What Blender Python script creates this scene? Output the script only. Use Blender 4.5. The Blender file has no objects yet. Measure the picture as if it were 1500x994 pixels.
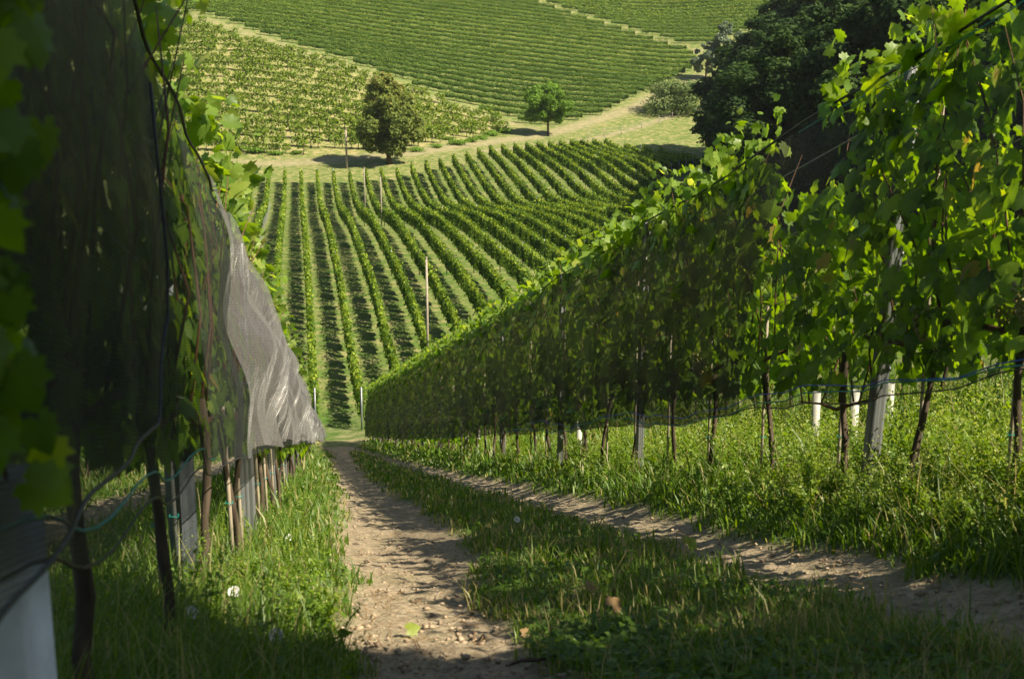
import bpy, math, random
import numpy as np

random.seed(7)
rng = np.random.default_rng(11)
R = math.radians
scene = bpy.context.scene
COL = scene.collection

# ------------------------------------------------------------------ camera, world, sun, exposure
PITCH = R(12.0)
CP, SP = math.cos(PITCH), math.sin(PITCH)
F = 1811.0                                   # focal length in pixels of the 1500 px wide photograph
cam_d = bpy.data.cameras.new('camera')
cam_d.sensor_width = 36.0
cam_d.lens = F / 1500 * 36.0
cam_d.clip_start = 0.05
cam_d.clip_end = 3000
cam = bpy.data.objects.new('camera', cam_d)
cam.location = (0, 0, 0)
cam.rotation_euler = (R(90) - PITCH, 0, 0)
cam_d.dof.use_dof = True
cam_d.dof.focus_distance = 14.0
cam_d.dof.aperture_fstop = 6.3
COL.objects.link(cam)
scene.camera = cam

SUN_AZ, SUN_EL = 120.0, 46.5                 # azimuth from the view axis towards the right
world = bpy.data.worlds.new("World")
scene.world = world
world.use_nodes = True
nt = world.node_tree
nt.nodes.clear()
sky = nt.nodes.new('ShaderNodeTexSky')
sky.sky_type = 'NISHITA'
sky.sun_disc = False
sky.sun_elevation = R(SUN_EL)
sky.sun_rotation = R(SUN_AZ)
bg = nt.nodes.new('ShaderNodeBackground')
bg.inputs[1].default_value = 0.05
wo = nt.nodes.new('ShaderNodeOutputWorld')
nt.links.new(sky.outputs[0], bg.inputs[0])
nt.links.new(bg.outputs[0], wo.inputs[0])

sun_d = bpy.data.lights.new('sun', 'SUN')
sun_d.energy = 5.0
sun_d.angle = R(0.5)
sun_d.color = (1.0, 0.88, 0.67)
sun = bpy.data.objects.new('sun', sun_d)
COL.objects.link(sun)
sun.rotation_euler = (R(90 - SUN_EL), 0, R(180 - SUN_AZ))

scene.view_settings.view_transform = 'Standard'
scene.view_settings.look = 'None'
scene.view_settings.exposure = 1.42
scene.view_settings.gamma = 1
scene.view_settings.use_curve_mapping = False
scene.cycles.max_bounces = 5
scene.cycles.diffuse_bounces = 2
scene.cycles.glossy_bounces = 1
scene.cycles.transmission_bounces = 4
scene.cycles.transparent_max_bounces = 10
scene.cycles.use_denoising = True
scene.cycles.caustics_reflective = False
scene.cycles.caustics_refractive = False

# ------------------------------------------------------------------ helpers: objects, tags, meshes
ORD = ['first', 'second', 'third', 'fourth', 'fifth', 'sixth', 'seventh', 'eighth', 'ninth', 'tenth', 'eleventh',
       'twelfth', 'thirteenth', 'fourteenth', 'fifteenth', 'sixteenth', 'seventeenth', 'eighteenth', 'nineteenth']
TENS = {2: ('twenty', 'twentieth'), 3: ('thirty', 'thirtieth'), 4: ('forty', 'fortieth'), 5: ('fifty', 'fiftieth'),
        6: ('sixty', 'sixtieth'), 7: ('seventy', 'seventieth'), 8: ('eighty', 'eightieth')}


def ordinal(n):
    if n <= 19:
        return ORD[n - 1]
    t, u = divmod(n, 10)
    return TENS[t][1] if u == 0 else TENS[t][0] + '-' + ORD[u - 1]


def tag(o, label=None, cat=None, group=None, kind=None):
    if label: o['label'] = label
    if cat: o['category'] = cat
    if group: o['group'] = group
    if kind: o['kind'] = kind
    return o


def empty(name, loc, label=None, cat=None, group=None):
    o = bpy.data.objects.new(name, None)
    o.empty_display_size = 0.1
    o.location = loc
    COL.objects.link(o)
    return tag(o, label, cat, group)


class MB:
    """collects vertex / face arrays; build() links them as one mesh object"""

    def __init__(self):
        self.v, self.f, self.a, self.n = [], [], [], 0

    def add(self, v, f, a=None):
        v = np.asarray(v, dtype=np.float32).reshape(-1, 3)
        self.v.append(v)
        for ff in (f if isinstance(f, list) else [f]):
            self.f.append(np.asarray(ff, dtype=np.int64) + self.n)
        if a is None: a = np.full(len(v), 0.5)
        self.a.append(np.broadcast_to(np.asarray(a, dtype=np.float32), (len(v),)))
        self.n += len(v)
        return self

    def mesh(self, name, mats, smooth=False):
        v = np.concatenate(self.v)
        me = bpy.data.meshes.new(name)
        tot = sum(f.shape[0] for f in self.f)
        loops = np.concatenate([f.ravel() for f in self.f])
        cnt = np.concatenate([np.full(f.shape[0], f.shape[1]) for f in self.f])
        start = np.concatenate([[0], np.cumsum(cnt)[:-1]])
        me.vertices.add(len(v)); me.vertices.foreach_set('co', v.ravel())
        me.loops.add(len(loops)); me.loops.foreach_set('vertex_index', loops.astype(np.int32))
        me.polygons.add(tot)
        me.polygons.foreach_set('loop_start', start.astype(np.int32))
        try:
            me.polygons.foreach_set('loop_total', cnt.astype(np.int32))
        except Exception:
            pass
        me.update(calc_edges=True)
        at = me.attributes.new('tint', 'FLOAT', 'POINT')
        at.data.foreach_set('value', np.concatenate(self.a).astype(np.float32))
        if smooth:
            me.polygons.foreach_set('use_smooth', np.ones(tot, dtype=bool))
        me.materials.append(mats)
        me.validate()
        return me

    def build(self, name, mat, parent=None, smooth=False):
        o = bpy.data.objects.new(name, self.mesh(name, mat, smooth))
        COL.objects.link(o)
        if parent is not None: o.parent = parent
        return o


def tube(path, radii, sides=6, a=None, cap=True):
    """returns verts, [quads, tris] of a tube along path"""
    P = np.asarray(path, dtype=float)
    n = len(P)
    rad = np.broadcast_to(np.asarray(radii, dtype=float), (n,))
    T = np.gradient(P, axis=0)
    T /= np.linalg.norm(T, axis=1, keepdims=True) + 1e-9
    ref = np.array([0.0, 0.0, 1.0]) if abs(T[:, 2]).mean() < 0.8 else np.array([0.0, 1.0, 0.0])
    A = np.cross(T, ref); A /= np.linalg.norm(A, axis=1, keepdims=True) + 1e-9
    B = np.cross(T, A)
    ang = np.arange(sides) * 2 * np.pi / sides
    v = P[:, None, :] + rad[:, None, None] * (A[:, None, :] * np.cos(ang)[None, :, None] + B[:, None, :] * np.sin(ang)[None, :, None])
    v = v.reshape(-1, 3)
    i = np.arange(n - 1)[:, None] * sides + np.arange(sides)[None, :]
    j = np.arange(n - 1)[:, None] * sides + (np.arange(sides)[None, :] + 1) % sides
    q = np.stack([i, j, j + sides, i + sides], -1).reshape(-1, 4)
    fs = [q]
    if cap:
        v = np.vstack([v, P[:1], P[-1:]])
        k = np.arange(sides)
        t1 = np.stack([np.full(sides, n * sides), (k + 1) % sides, k], -1)
        t2 = np.stack([np.full(sides, n * sides + 1), (n - 1) * sides + k, (n - 1) * sides + (k + 1) % sides], -1)
        fs.append(np.vstack([t1, t2]))
    return v, fs


def boxv(c, s):
    c = np.asarray(c, float); s = np.asarray(s, float) / 2
    v = np.array([[x, y, z] for z in (-1, 1) for y in (-1, 1) for x in (-1, 1)]) * s + c
    f = np.array([[0, 2, 3, 1], [4, 5, 7, 6], [0, 1, 5, 4], [2, 6, 7, 3], [0, 4, 6, 2], [1, 3, 7, 5]])
    return v, f


def unit(a):
    return a / (np.linalg.norm(a, axis=-1, keepdims=True) + 1e-9)


def cards(P, N, U, size, tmpl, faces, tint, asp=1.0):
    """place a flat / cupped template on each point. N normal, U tip direction"""
    n = len(P); m = len(tmpl)
    N = unit(N)
    U = unit(U - (U * N).sum(-1, keepdims=True) * N)
    S = np.cross(U, N)
    size = np.broadcast_to(size, (n,))
    t = np.asarray(tmpl, float)
    v = P[:, None, :] + size[:, None, None] * (
        S[:, None, :] * t[None, :, 0:1] * asp + U[:, None, :] * t[None, :, 1:2] + N[:, None, :] * t[None, :, 2:3])
    off = (np.arange(n) * m)[:, None, None]
    fs = [(np.asarray(f)[None] + off).reshape(-1, np.asarray(f).shape[1]) for f in faces]
    return v.reshape(-1, 3), fs, np.repeat(np.broadcast_to(tint, (n,)), m)


# lobed vine leaf, base at the origin, tip at +y, unit length about 1
_half = [(0.0, 0.10), (0.16, -0.10), (0.40, -0.06), (0.38, 0.10), (0.58, 0.22), (0.46, 0.38), (0.55, 0.62), (0.33, 0.58), (0.24, 0.74), (0.0, 1.0)]


def leaf_template(cup=0.10):
    right = [(x, y, -cup * (abs(x) * 2) ** 1.5 + 0.03 * math.sin(9 * x + 6 * y) - 0.16 * max(0, y - .3) ** 1.5) for x, y in _half]
    left = [(-x, y, -cup * (abs(x) * 2) ** 1.5 + 0.03 * math.sin(-7 * x + 5 * y) - 0.16 * max(0, y - .3) ** 1.5) for x, y in _half[1:-1]]
    mid = [(0.0, 0.40, 0.04)]
    v = right + left + mid
    nr = len(right); c = len(v) - 1
    ring = list(range(nr)) + list(range(nr + len(left) - 1, nr - 1, -1))
    f = [[c, ring[(i + 1) % len(ring)], ring[i]] for i in range(len(ring))]
    return np.array(v), [np.array(f)]


LEAF = leaf_template()
LEAF_B = leaf_template(.26)
LEAF_C = leaf_template(.02)
LEAF_C[0][:, 2] += -.22 * LEAF_C[0][:, 0] + .12 * LEAF_C[0][:, 1] ** 2
LEAF_B[0][:, 0] *= .85; LEAF_B[0][:, 2] -= .25 * np.maximum(0, LEAF_B[0][:, 1] - .4)
LEAF_MID = (np.array([(0, 0, 0), (.45, -.05, -.06), (.52, .45, -.10), (0, 1, -.12), (-.52, .45, -.10), (-.45, -.05, -.06), (0, .45, .05)]),
            [np.array([[6, 1, 0], [6, 2, 1], [6, 3, 2], [6, 4, 3], [6, 5, 4], [6, 0, 5]])])
LEAF_LOW = (np.array([(-.45, -.2, 0), (.5, -.1, .05), (.38, .7, -.05), (-.3, .8, 0)]), [np.array([[0, 1, 2, 3]])])
OVAL = (np.array([(0, 0, 0), (.22, .4, .04), (0, 1, -.12), (-.22, .4, .04)]), [np.array([[0, 1, 2], [0, 2, 3]])])


# ------------------------------------------------------------------ materials
def new_mat(name):
    m = bpy.data.materials.new(name)
    m.use_nodes = True
    m.node_tree.nodes.clear()
    return m, m.node_tree.nodes, m.node_tree.links


def ramp(nodes, stops):
    r = nodes.new('ShaderNodeValToRGB')
    e = r.color_ramp.elements
    while len(e) < len(stops): e.new(0.5)
    for k, (p, c) in enumerate(stops):
        e[k].position = p; e[k].color = (*c, 1)
    return r


def foliage_mat(name, stops, trans=0.38, rough=0.45, spec=0.35, sat=1.15, objvar=0.0):
    m, N, L = new_mat(name)
    at = N.new('ShaderNodeAttribute'); at.attribute_name = 'tint'
    rp = ramp(N, stops)
    ge = N.new('ShaderNodeNewGeometry')
    nz = N.new('ShaderNodeTexNoise'); nz.inputs['Scale'].default_value = 14.0; nz.inputs['Detail'].default_value = 3
    L.new(ge.outputs['Position'], nz.inputs['Vector'])
    ad = N.new('ShaderNodeMath'); ad.operation = 'MULTIPLY_ADD'
    L.new(nz.outputs['Fac'], ad.inputs[0]); ad.inputs[1].default_value = 0.24
    su = N.new('ShaderNodeMath'); su.operation = 'SUBTRACT'; su.inputs[1].default_value = 0.12
    L.new(at.outputs['Fac'], su.inputs[0]); L.new(su.outputs[0], ad.inputs[2])
    L.new(ad.outputs[0], rp.inputs['Fac'])
    p = N.new('ShaderNodeBsdfPrincipled')
    p.inputs['Roughness'].default_value = rough
    p.inputs['Specular IOR Level'].default_value = spec
    L.new(rp.outputs['Color'], p.inputs['Base Color'])
    hs = N.new('ShaderNodeHueSaturation'); hs.inputs['Saturation'].default_value = sat; hs.inputs['Value'].default_value = 1.8
    hs.inputs['Hue'].default_value = 0.488
    L.new(rp.outputs['Color'], hs.inputs['Color'])
    t = N.new('ShaderNodeBsdfTranslucent')
    L.new(hs.outputs['Color'], t.inputs['Color'])
    mx = N.new('ShaderNodeMixShader'); mx.inputs[0].default_value = trans
    L.new(p.outputs[0], mx.inputs[1]); L.new(t.outputs[0], mx.inputs[2])
    o = N.new('ShaderNodeOutputMaterial'); L.new(mx.outputs[0], o.inputs[0])
    return m


def rough_mat(name, c1, c2, scale=20, rough=0.8, metal=0.0, stretch=None, bump=0.2, spec=0.3):
    m, N, L = new_mat(name)
    tc = N.new('ShaderNodeTexCoord'); mp = N.new('ShaderNodeMapping')
    if stretch: mp.inputs['Scale'].default_value = stretch
    nz = N.new('ShaderNodeTexNoise'); nz.inputs['Scale'].default_value = scale; nz.inputs['Detail'].default_value = 6
    L.new(tc.outputs['Object'], mp.inputs[0]); L.new(mp.outputs[0], nz.inputs['Vector'])
    rp = ramp(N, [(0.3, c1), (0.7, c2)])
    L.new(nz.outputs['Fac'], rp.inputs['Fac'])
    p = N.new('ShaderNodeBsdfPrincipled')
    p.inputs['Roughness'].default_value = rough; p.inputs['Metallic'].default_value = metal
    p.inputs['Specular IOR Level'].default_value = spec
    L.new(rp.outputs[0], p.inputs['Base Color'])
    bp = N.new('ShaderNodeBump'); bp.inputs['Strength'].default_value = bump; bp.inputs['Distance'].default_value = 0.02
    L.new(nz.outputs['Fac'], bp.inputs['Height']); L.new(bp.outputs[0], p.inputs['Normal'])
    o = N.new('ShaderNodeOutputMaterial'); L.new(p.outputs[0], o.inputs[0])
    return m


def net_mat(name, col, opacity, lines=260.0, lit=0.5, gloss=0.15, amp=.07, crinkle=0.0, rough=.38):
    """knitted bird netting: threads too thin to model one by one, woven as horizontal bands of denser thread"""
    m, N, L = new_mat(name)
    at = N.new('ShaderNodeAttribute'); at.attribute_name = 'tint'      # metres measured up the cloth
    mul = N.new('ShaderNodeMath'); mul.operation = 'MULTIPLY'; mul.inputs[1].default_value = lines
    L.new(at.outputs['Fac'], mul.inputs[0])
    sn = N.new('ShaderNodeMath'); sn.operation = 'SINE'; L.new(mul.outputs[0], sn.inputs[0])
    nz = N.new('ShaderNodeTexNoise'); nz.inputs['Scale'].default_value = 3.0; nz.inputs['Detail'].default_value = 4
    ge = N.new('ShaderNodeNewGeometry'); L.new(ge.outputs['Position'], nz.inputs['Vector'])
    a1 = N.new('ShaderNodeMath'); a1.operation = 'MULTIPLY_ADD'; a1.inputs[1].default_value = amp; a1.inputs[2].default_value = opacity
    L.new(sn.outputs[0], a1.inputs[0])
    a2 = N.new('ShaderNodeMath'); a2.operation = 'MULTIPLY_ADD'; a2.inputs[1].default_value = 0.35
    L.new(nz.outputs['Fac'], a2.inputs[0])
    a3 = N.new('ShaderNodeMath'); a3.operation = 'SUBTRACT'; a3.inputs[1].default_value = 0.175; a3.use_clamp = True
    L.new(a1.outputs[0], a2.inputs[2]); L.new(a2.outputs[0], a3.inputs[0])
    d = N.new('ShaderNodeBsdfPrincipled'); d.inputs['Base Color'].default_value = (*col, 1)
    d.inputs['Roughness'].default_value = rough; d.inputs['Specular IOR Level'].default_value = gloss
    if crinkle:
        n2 = N.new('ShaderNodeTexNoise'); n2.inputs['Scale'].default_value = 5.0; n2.inputs['Detail'].default_value = 3; n2.inputs['Distortion'].default_value = 1.2
        L.new(ge.outputs['Position'], n2.inputs['Vector'])
        bp = N.new('ShaderNodeBump'); bp.inputs['Strength'].default_value = 1.0; bp.inputs['Distance'].default_value = crinkle
        L.new(n2.outputs['Fac'], bp.inputs['Height']); L.new(bp.outputs[0], d.inputs['Normal'])
    d.inputs['Sheen Weight'].default_value = gloss; d.inputs['Sheen Roughness'].default_value = .4
    t = N.new('ShaderNodeBsdfTranslucent'); t.inputs['Color'].default_value = (*col, 1)
    m1 = N.new('ShaderNodeMixShader'); m1.inputs[0].default_value = lit
    L.new(d.outputs[0], m1.inputs[1]); L.new(t.outputs[0], m1.inputs[2])
    tr = N.new('ShaderNodeBsdfTransparent')
    mx = N.new('ShaderNodeMixShader'); L.new(a3.outputs[0], mx.inputs[0])
    L.new(tr.outputs[0], mx.inputs[1]); L.new(m1.outputs[0], mx.inputs[2])
    o = N.new('ShaderNodeOutputMaterial'); L.new(mx.outputs[0], o.inputs[0])
    return m


M = {}
M['vine_leaf'] = foliage_mat('vine_leaf', [(0.0, (.04, .085, .012)), (0.35, (.10, .19, .018)), (0.7, (.19, .30, .028)), (0.93, (.30, .36, .05)), (1.0, (.32, .25, .06))], 0.55)
M['young_leaf'] = foliage_mat('young_leaf', [(0.0, (.08, .15, .02)), (0.6, (.16, .25, .035)), (1.0, (.30, .34, .07))], 0.5)
M['row_leaf'] = foliage_mat('row_leaf', [(0.0, (.035, .08, .012)), (0.45, (.085, .15, .018)), (0.75, (.17, .24, .025)), (1.0, (.30, .37, .05))], 0.35, rough=.65, spec=.12)
M['hill_leaf'] = foliage_mat('hill_leaf', [(0.0, (.06, .115, .022)), (0.5, (.12, .19, .03)), (1.0, (.23, .30, .045))], 0.35, rough=.65, spec=.12)
M['shrubby_leaf'] = foliage_mat('shrubby_leaf', [(0.0, (.06, .11, .015)), (0.5, (.12, .19, .024)), (1.0, (.24, .29, .045))], 0.35, rough=.65, spec=.12)
M['tree_brown'] = foliage_mat('tree_brown', [(0.0, (.07, .105, .025)), (0.45, (.145, .185, .04)), (0.75, (.19, .205, .055)), (1.0, (.27, .18, .06))], 0.35, rough=.65, spec=.12)
M['tree_green'] = foliage_mat('tree_green', [(0.0, (.06, .12, .015)), (0.5, (.12, .22, .025)), (1.0, (.20, .33, .04))], 0.3, rough=.65, spec=.12)
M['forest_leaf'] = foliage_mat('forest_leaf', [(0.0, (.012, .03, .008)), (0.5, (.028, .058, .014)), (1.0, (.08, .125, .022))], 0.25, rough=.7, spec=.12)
M['silver_leaf'] = foliage_mat('silver_leaf', [(0.0, (.05, .08, .04)), (0.5, (.13, .17, .11)), (1.0, (.24, .27, .2))], 0.25, rough=.65, spec=.12)
M['willow_leaf'] = foliage_mat('willow_leaf', [(0.0, (.06, .10, .03)), (0.5, (.12, .17, .055)), (1.0, (.2, .24, .09))], 0.3, rough=.65, spec=.12)
M['grass'] = foliage_mat('grass', [(0.0, (.045, .10, .012)), (0.45, (.09, .165, .018)), (0.8, (.17, .235, .03)), (0.92, (.26, .24, .09)), (1.0, (.34, .28, .14))], 0.45)
M['weed'] = foliage_mat('weed', [(0.0, (.08, .15, .015)), (0.5, (.15, .24, .025)), (0.85, (.28, .34, .06)), (1.0, (.42, .42, .16))], 0.45)
M['dry_leaf'] = foliage_mat('dry_leaf', [(0.0, (.12, .07, .03)), (1.0, (.26, .17, .075))], 0.25)
M['bark'] = rough_mat('bark', (.035, .026, .018), (.10, .075, .052), 30, 0.9, stretch=(1, 1, .2), bump=0.6)
M['cane'] = rough_mat('cane', (.055, .026, .012), (.13, .06, .026), 20, 0.6)
M['steel'] = rough_mat('steel', (.13, .14, .15), (.26, .275, .285), 12, 0.45, 0.5, stretch=(1, 1, .2), bump=0.05)
M['dark_steel'] = rough_mat('dark_steel', (.05, .06, .075), (.10, .115, .13), 12, 0.5, 0.4, bump=0.05)
M['stake'] = rough_mat('stake', (.30, .25, .19), (.48, .42, .33), 25, 0.7, stretch=(1, 1, .15))
M['wood_pole'] = rough_mat('wood_pole', (.20, .17, .14), (.36, .31, .26), 20, 0.85, stretch=(1, 1, .15))
M['concrete'] = rough_mat('concrete', (.68, .70, .71), (.84, .85, .86), 25, 0.85, bump=0.15)
M['plastic_white'] = rough_mat('plastic_white', (.26, .27, .24), (.44, .44, .40), 8, 0.5, bump=0.05)
M['wire'] = rough_mat('wire', (.25, .26, .27), (.4, .4, .41), 5, 0.4, 0.6)
M['teal'] = rough_mat('teal', (.01, .16, .14), (.02, .26, .22), 40, 0.5)
M['blue'] = rough_mat('blue', (.02, .05, .30), (.03, .09, .45), 40, 0.5)
M['black_cord'] = rough_mat('black_cord', (.012, .012, .013), (.03, .03, .032), 40, 0.5)
M['grape'] = rough_mat('grape', (.24, .26, .07), (.38, .33, .10), 30, 0.3, spec=0.5)
M['petal'] = rough_mat('petal', (.75, .73, .74), (.85, .84, .85), 8, 0.5)
M['stone'] = rough_mat('stone', (.19, .14, .095), (.37, .29, .20), 30, 0.9, bump=0.4)
M['net_left'] = net_mat('net_left', (.034, .039, .043), 0.47, 700.0, 0.3, 0.06, amp=.13)  # colour darkened to carry the shade on the near part
M['net_sunlit'] = net_mat('net_sunlit', (.21, .20, .20), 0.40, 450.0, 0.3, 0.85, amp=.05, crinkle=.03, rough=.36)  # paler copy of the left net, sunlight put into its colour
M['net_dense'] = net_mat('net_dense', (.012, .012, .013), 0.62, 600.0, 0.25, 0.05)
M['net_right'] = net_mat('net_right', (.014, .014, .015), 0.33, 600.0, 0.25, 0.05)
M['net_fold'] = net_mat('net_fold', (.020, .022, .025), 0.66, 700.0, 0.2, 0.1)
M['net_far'] = net_mat('net_far', (.35, .36, .37), 0.5, 60.0, 0.4, 0.3)


# ------------------------------------------------------------------ terrain
def cam2w(X, D, Y):
    X, D, Y = np.broadcast_arrays(np.asarray(X, float), np.asarray(D, float), np.asarray(Y, float))
    return np.stack([X, D * CP + Y * SP, -D * SP + Y * CP], -1)


def w2cam(x, y, z):
    return x, y * CP - z * SP, y * SP + z * CP


def pix(u, v, D):
    return cam2w((u - 750) / F * D, D, (497 - v) / F * D)


_gs = np.array([-40, -12, -6, -3, -1.2, -.45, .1, .5, 1.2, 1.8, 2.3, 3.0, 4.0, 6.0, 10, 16, 40.])
_gy = np.array([-2.0, -.75, -.62, -.60, -.62, -.60, -.67, -.69, -.62, -.60, -.52, -.27, -.10, .18, .55, .8, .0])
_fs = np.linspace(-40, 40, 1601)
_fy = np.interp(_fs, _gs, _gy)
_k = np.exp(-0.5 * (np.arange(-12, 13) / 5.0) ** 2); _k /= _k.sum()
_fy[12:-12] = np.convolve(_fy, _k, 'valid')


def fore_z(x, y):
    """height of the near slope, planar and a little convex, with a bank rising to the right"""
    D = np.asarray(y, float) / CP
    Y = 0
    for _ in range(3):
        s = x + .165 * D
        Y = np.interp(s, _fs, _fy) - .083 * D + .00018 * D * D
        D = (y - SP * Y) / CP
    return -SP * D + CP * Y


ctrl = []
for (u, v, D) in [(340, 228, 182), (430, 240, 178), (570, 241, 176), (803, 198, 215), (400, 100, 231), (400, 72, 245),
                  (255, 30, 265), (560, 115, 235), (560, 60, 268), (740, 183, 222), (800, 175, 228), (800, 60, 287), (800, 0, 331),
                  (500, 0, 300), (300, 0, 288), (950, 140, 250), (1020, 105, 275), (990, 165, 236), (1000, 60, 300), (950, 20, 332),
                  (1100, 10, 335), (800, -100, 445), (400, -100, 400), (1100, -100, 440), (600, -200, 640), (1200, -190, 620), (200, -190, 600),
                  (100, -100, 390), (100, 60, 262), (100, 200, 190), (-200, 0, 290), (1300, 60, 290), (1500, 40, 320)]:
    ctrl.append(tuple(pix(u, v, D)))
for D, z in [(52, -15.0), (57, -15.9), (64, -16.3), (78, -15.4), (106, -14.8), (119, -14.8), (150, -15.9), (166, -13.9)]:
    for ss in (-45, -25, -8, 0, 12, 28, 42):
        if D > 100 and ss > 30: z2 = z + 1
        else: z2 = z
        ctrl.append((ss - .1767 * D, D * CP + (z + D * SP) / CP * SP, z2))
ctrl += [(55, 185, -14.), (66, 190, -12.5), (60, 150, -13), (75, 120, -9), (45, 185, -14.), (30, 188, -13.5), (-60, 120, -14), (90, 200, -9), (60, 60, -8)]
ctrl = np.array(ctrl, float)


def _phi(r2):
    return 0.5 * r2 * np.log(r2 + 1e-6)


_SC = 100.0
_cx = ctrl[:, :2] / _SC
_n = len(_cx)
_K = _phi(((_cx[:, None] - _cx[None]) ** 2).sum(-1)) + np.eye(_n) * 0.0004
_P = np.hstack([np.ones((_n, 1)), _cx])
_A = np.block([[_K, _P], [_P.T, np.zeros((3, 3))]])
_w = np.linalg.solve(_A, np.concatenate([ctrl[:, 2], np.zeros(3)]))


def far_z(x, y):
    x = np.asarray(x, float); y = np.asarray(y, float)
    sh = x.shape
    q = np.stack([x.ravel(), y.ravel()], -1) / _SC
    out = np.empty(len(q))
    for i in range(0, len(q), 20000):
        b = q[i:i + 20000]
        r2 = ((b[:, None] - _cx[None]) ** 2).sum(-1)
        out[i:i + 20000] = _phi(r2) @ _w[:_n] + _w[_n] + b @ _w[_n + 1:]
    return out.reshape(sh)


def sstep(a, b, t):
    t = np.clip((t - a) / (b - a), 0, 1)
    return t * t * (3 - 2 * t)


def ground_z(x, y):
    x = np.asarray(x, float); y = np.asarray(y, float)
    w = sstep(44, 60, y + .165 * x * 0)
    zf = fore_z(x, y)
    return np.where(w <= 0, zf, zf * (1 - w) + far_z(x, y) * w)


def ray_ground(u, v, d0=56.0, d1=600.0):
    """world point where the line of sight of a photograph pixel meets the far terrain"""
    D = np.linspace(d0, d1, 3000)
    p = pix(u, v, D)
    h = p[:, 2] - ground_z(p[:, 0], p[:, 1])
    i = int(np.argmax(h <= 0)) if (h <= 0).any() else len(D) - 1
    return p[i]


def sd_track(x, y):
    """s coordinate and depth of a near-slope point"""
    z = fore_z(x, y)
    X, D, Y = w2cam(x, y, z)
    return X + .165 * D, D


RUT_L = ([0, 3.6, 5, 9, 13, 20, 30, 40, 52], [.40, .41, .45, .68, .70, .72, .85, 1.1, 1.3], [.28, .28, .30, .44, .37, .30, .27, .3, .9])
RUT_R = ([0, 4, 6, 9, 16, 25, 35, 52], [2.1, 2.12, 2.12, 2.15, 2.1, 2.0, 1.9, 1.6], [.26, .26, .22, .21, .18, .16, .13, .2])


def wob(x, y, k=1.0):
    return (np.sin(2.3 * k * x + 1.7 * k * y + 1.3 * np.sin(1.1 * k * y)) + np.sin(5.1 * k * y - 2.7 * k * x + 2.0) * .6 + np.sin(11.3 * k * x + 9.1 * k * y) * .35) / 1.95


def soil(x, y):
    """1 on the bare wheel ruts, 0 on grass"""
    s, D = sd_track(x, y)
    w = .10 * wob(x, y)
    a = np.abs(s - np.interp(D, RUT_L[0], RUT_L[1])) - np.interp(D, RUT_L[0], RUT_L[2]) + w
    b = np.abs(s - np.interp(D, RUT_R[0], RUT_R[1])) - np.interp(D, RUT_R[0], RUT_R[2]) + w
    c = np.abs(s + 1.75) - .35 + w            # bare strip behind the left row
    m = np.minimum(np.minimum(a, b), c)
    return np.clip(.5 - m / .16, 0, 1)


def in_poly(x, y, poly):
    inside = np.zeros(np.shape(x), bool)
    n = len(poly)
    for i in range(n):
        x1, y1 = poly[i]; x2, y2 = poly[(i + 1) % n]
        c = ((y1 > y) != (y2 > y)) & (x < (x2 - x1) * (y - y1) / (y2 - y1 + 1e-12) + x1)
        inside ^= c
    return inside


def wpoly(pts):
    return [tuple(ray_ground(u, v)[:2]) for u, v in pts]


def line_dist(x, y, pts):
    best = np.full(np.shape(x), 1e9)
    for (x1, y1), (x2, y2) in zip(pts[:-1], pts[1:]):
        dx, dy = x2 - x1, y2 - y1
        t = np.clip(((x - x1) * dx + (y - y1) * dy) / (dx * dx + dy * dy), 0, 1)
        best = np.minimum(best, np.hypot(x - x1 - t * dx, y - y1 - t * dy))
    return best


P_MID = wpoly([(60, -20), (255, 28), (400, 74), (560, 122), (742, 183), (735, 196), (640, 212), (560, 222), (440, 228), (340, 226), (100, 232)])
P_UP = wpoly([(60, -45), (250, 15), (420, 66), (560, 112), (745, 178), (800, 188), (880, 172), (1010, 108), (1026, 98), (1018, 79), (900, 44), (766, 0), (560, -70), (300, -110)])
P_UPR = wpoly([(781, 0), (903, 40), (1023, 74), (1060, 60), (1120, 40), (1150, -60), (900, -110), (590, -75)])
T_PATH = wpoly([(300, 240), (450, 238), (600, 226), (720, 208), (850, 183), (930, 158), (985, 128), (1030, 112)])
T_PATH2 = wpoly([(700, 222), (860, 205), (1000, 165), (1040, 158)])
T_DIV = wpoly([(700, -22), (775, 0), (900, 41), (1020, 76)])
T_MIDUP = wpoly([(100, -35), (250, 20), (420, 70), (560, 116), (745, 179), (800, 192)])
FIELD_EDGE = [(465, 265), (560, 262), (640, 256), (700, 247), (769, 238), (835, 229), (885, 226), (1000, 236)]


def d_top(X0):
    return np.interp(X0, [-12, 7.5, 14, 20.4, 24.7, 29, 35.5, 41.9, 46.2, 50.5, 52.7, 54.8, 57, 59.1], [166, 165, 167, 173, 177, 183, 189, 195, 199, 201, 197, 195, 193, 189])


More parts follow.
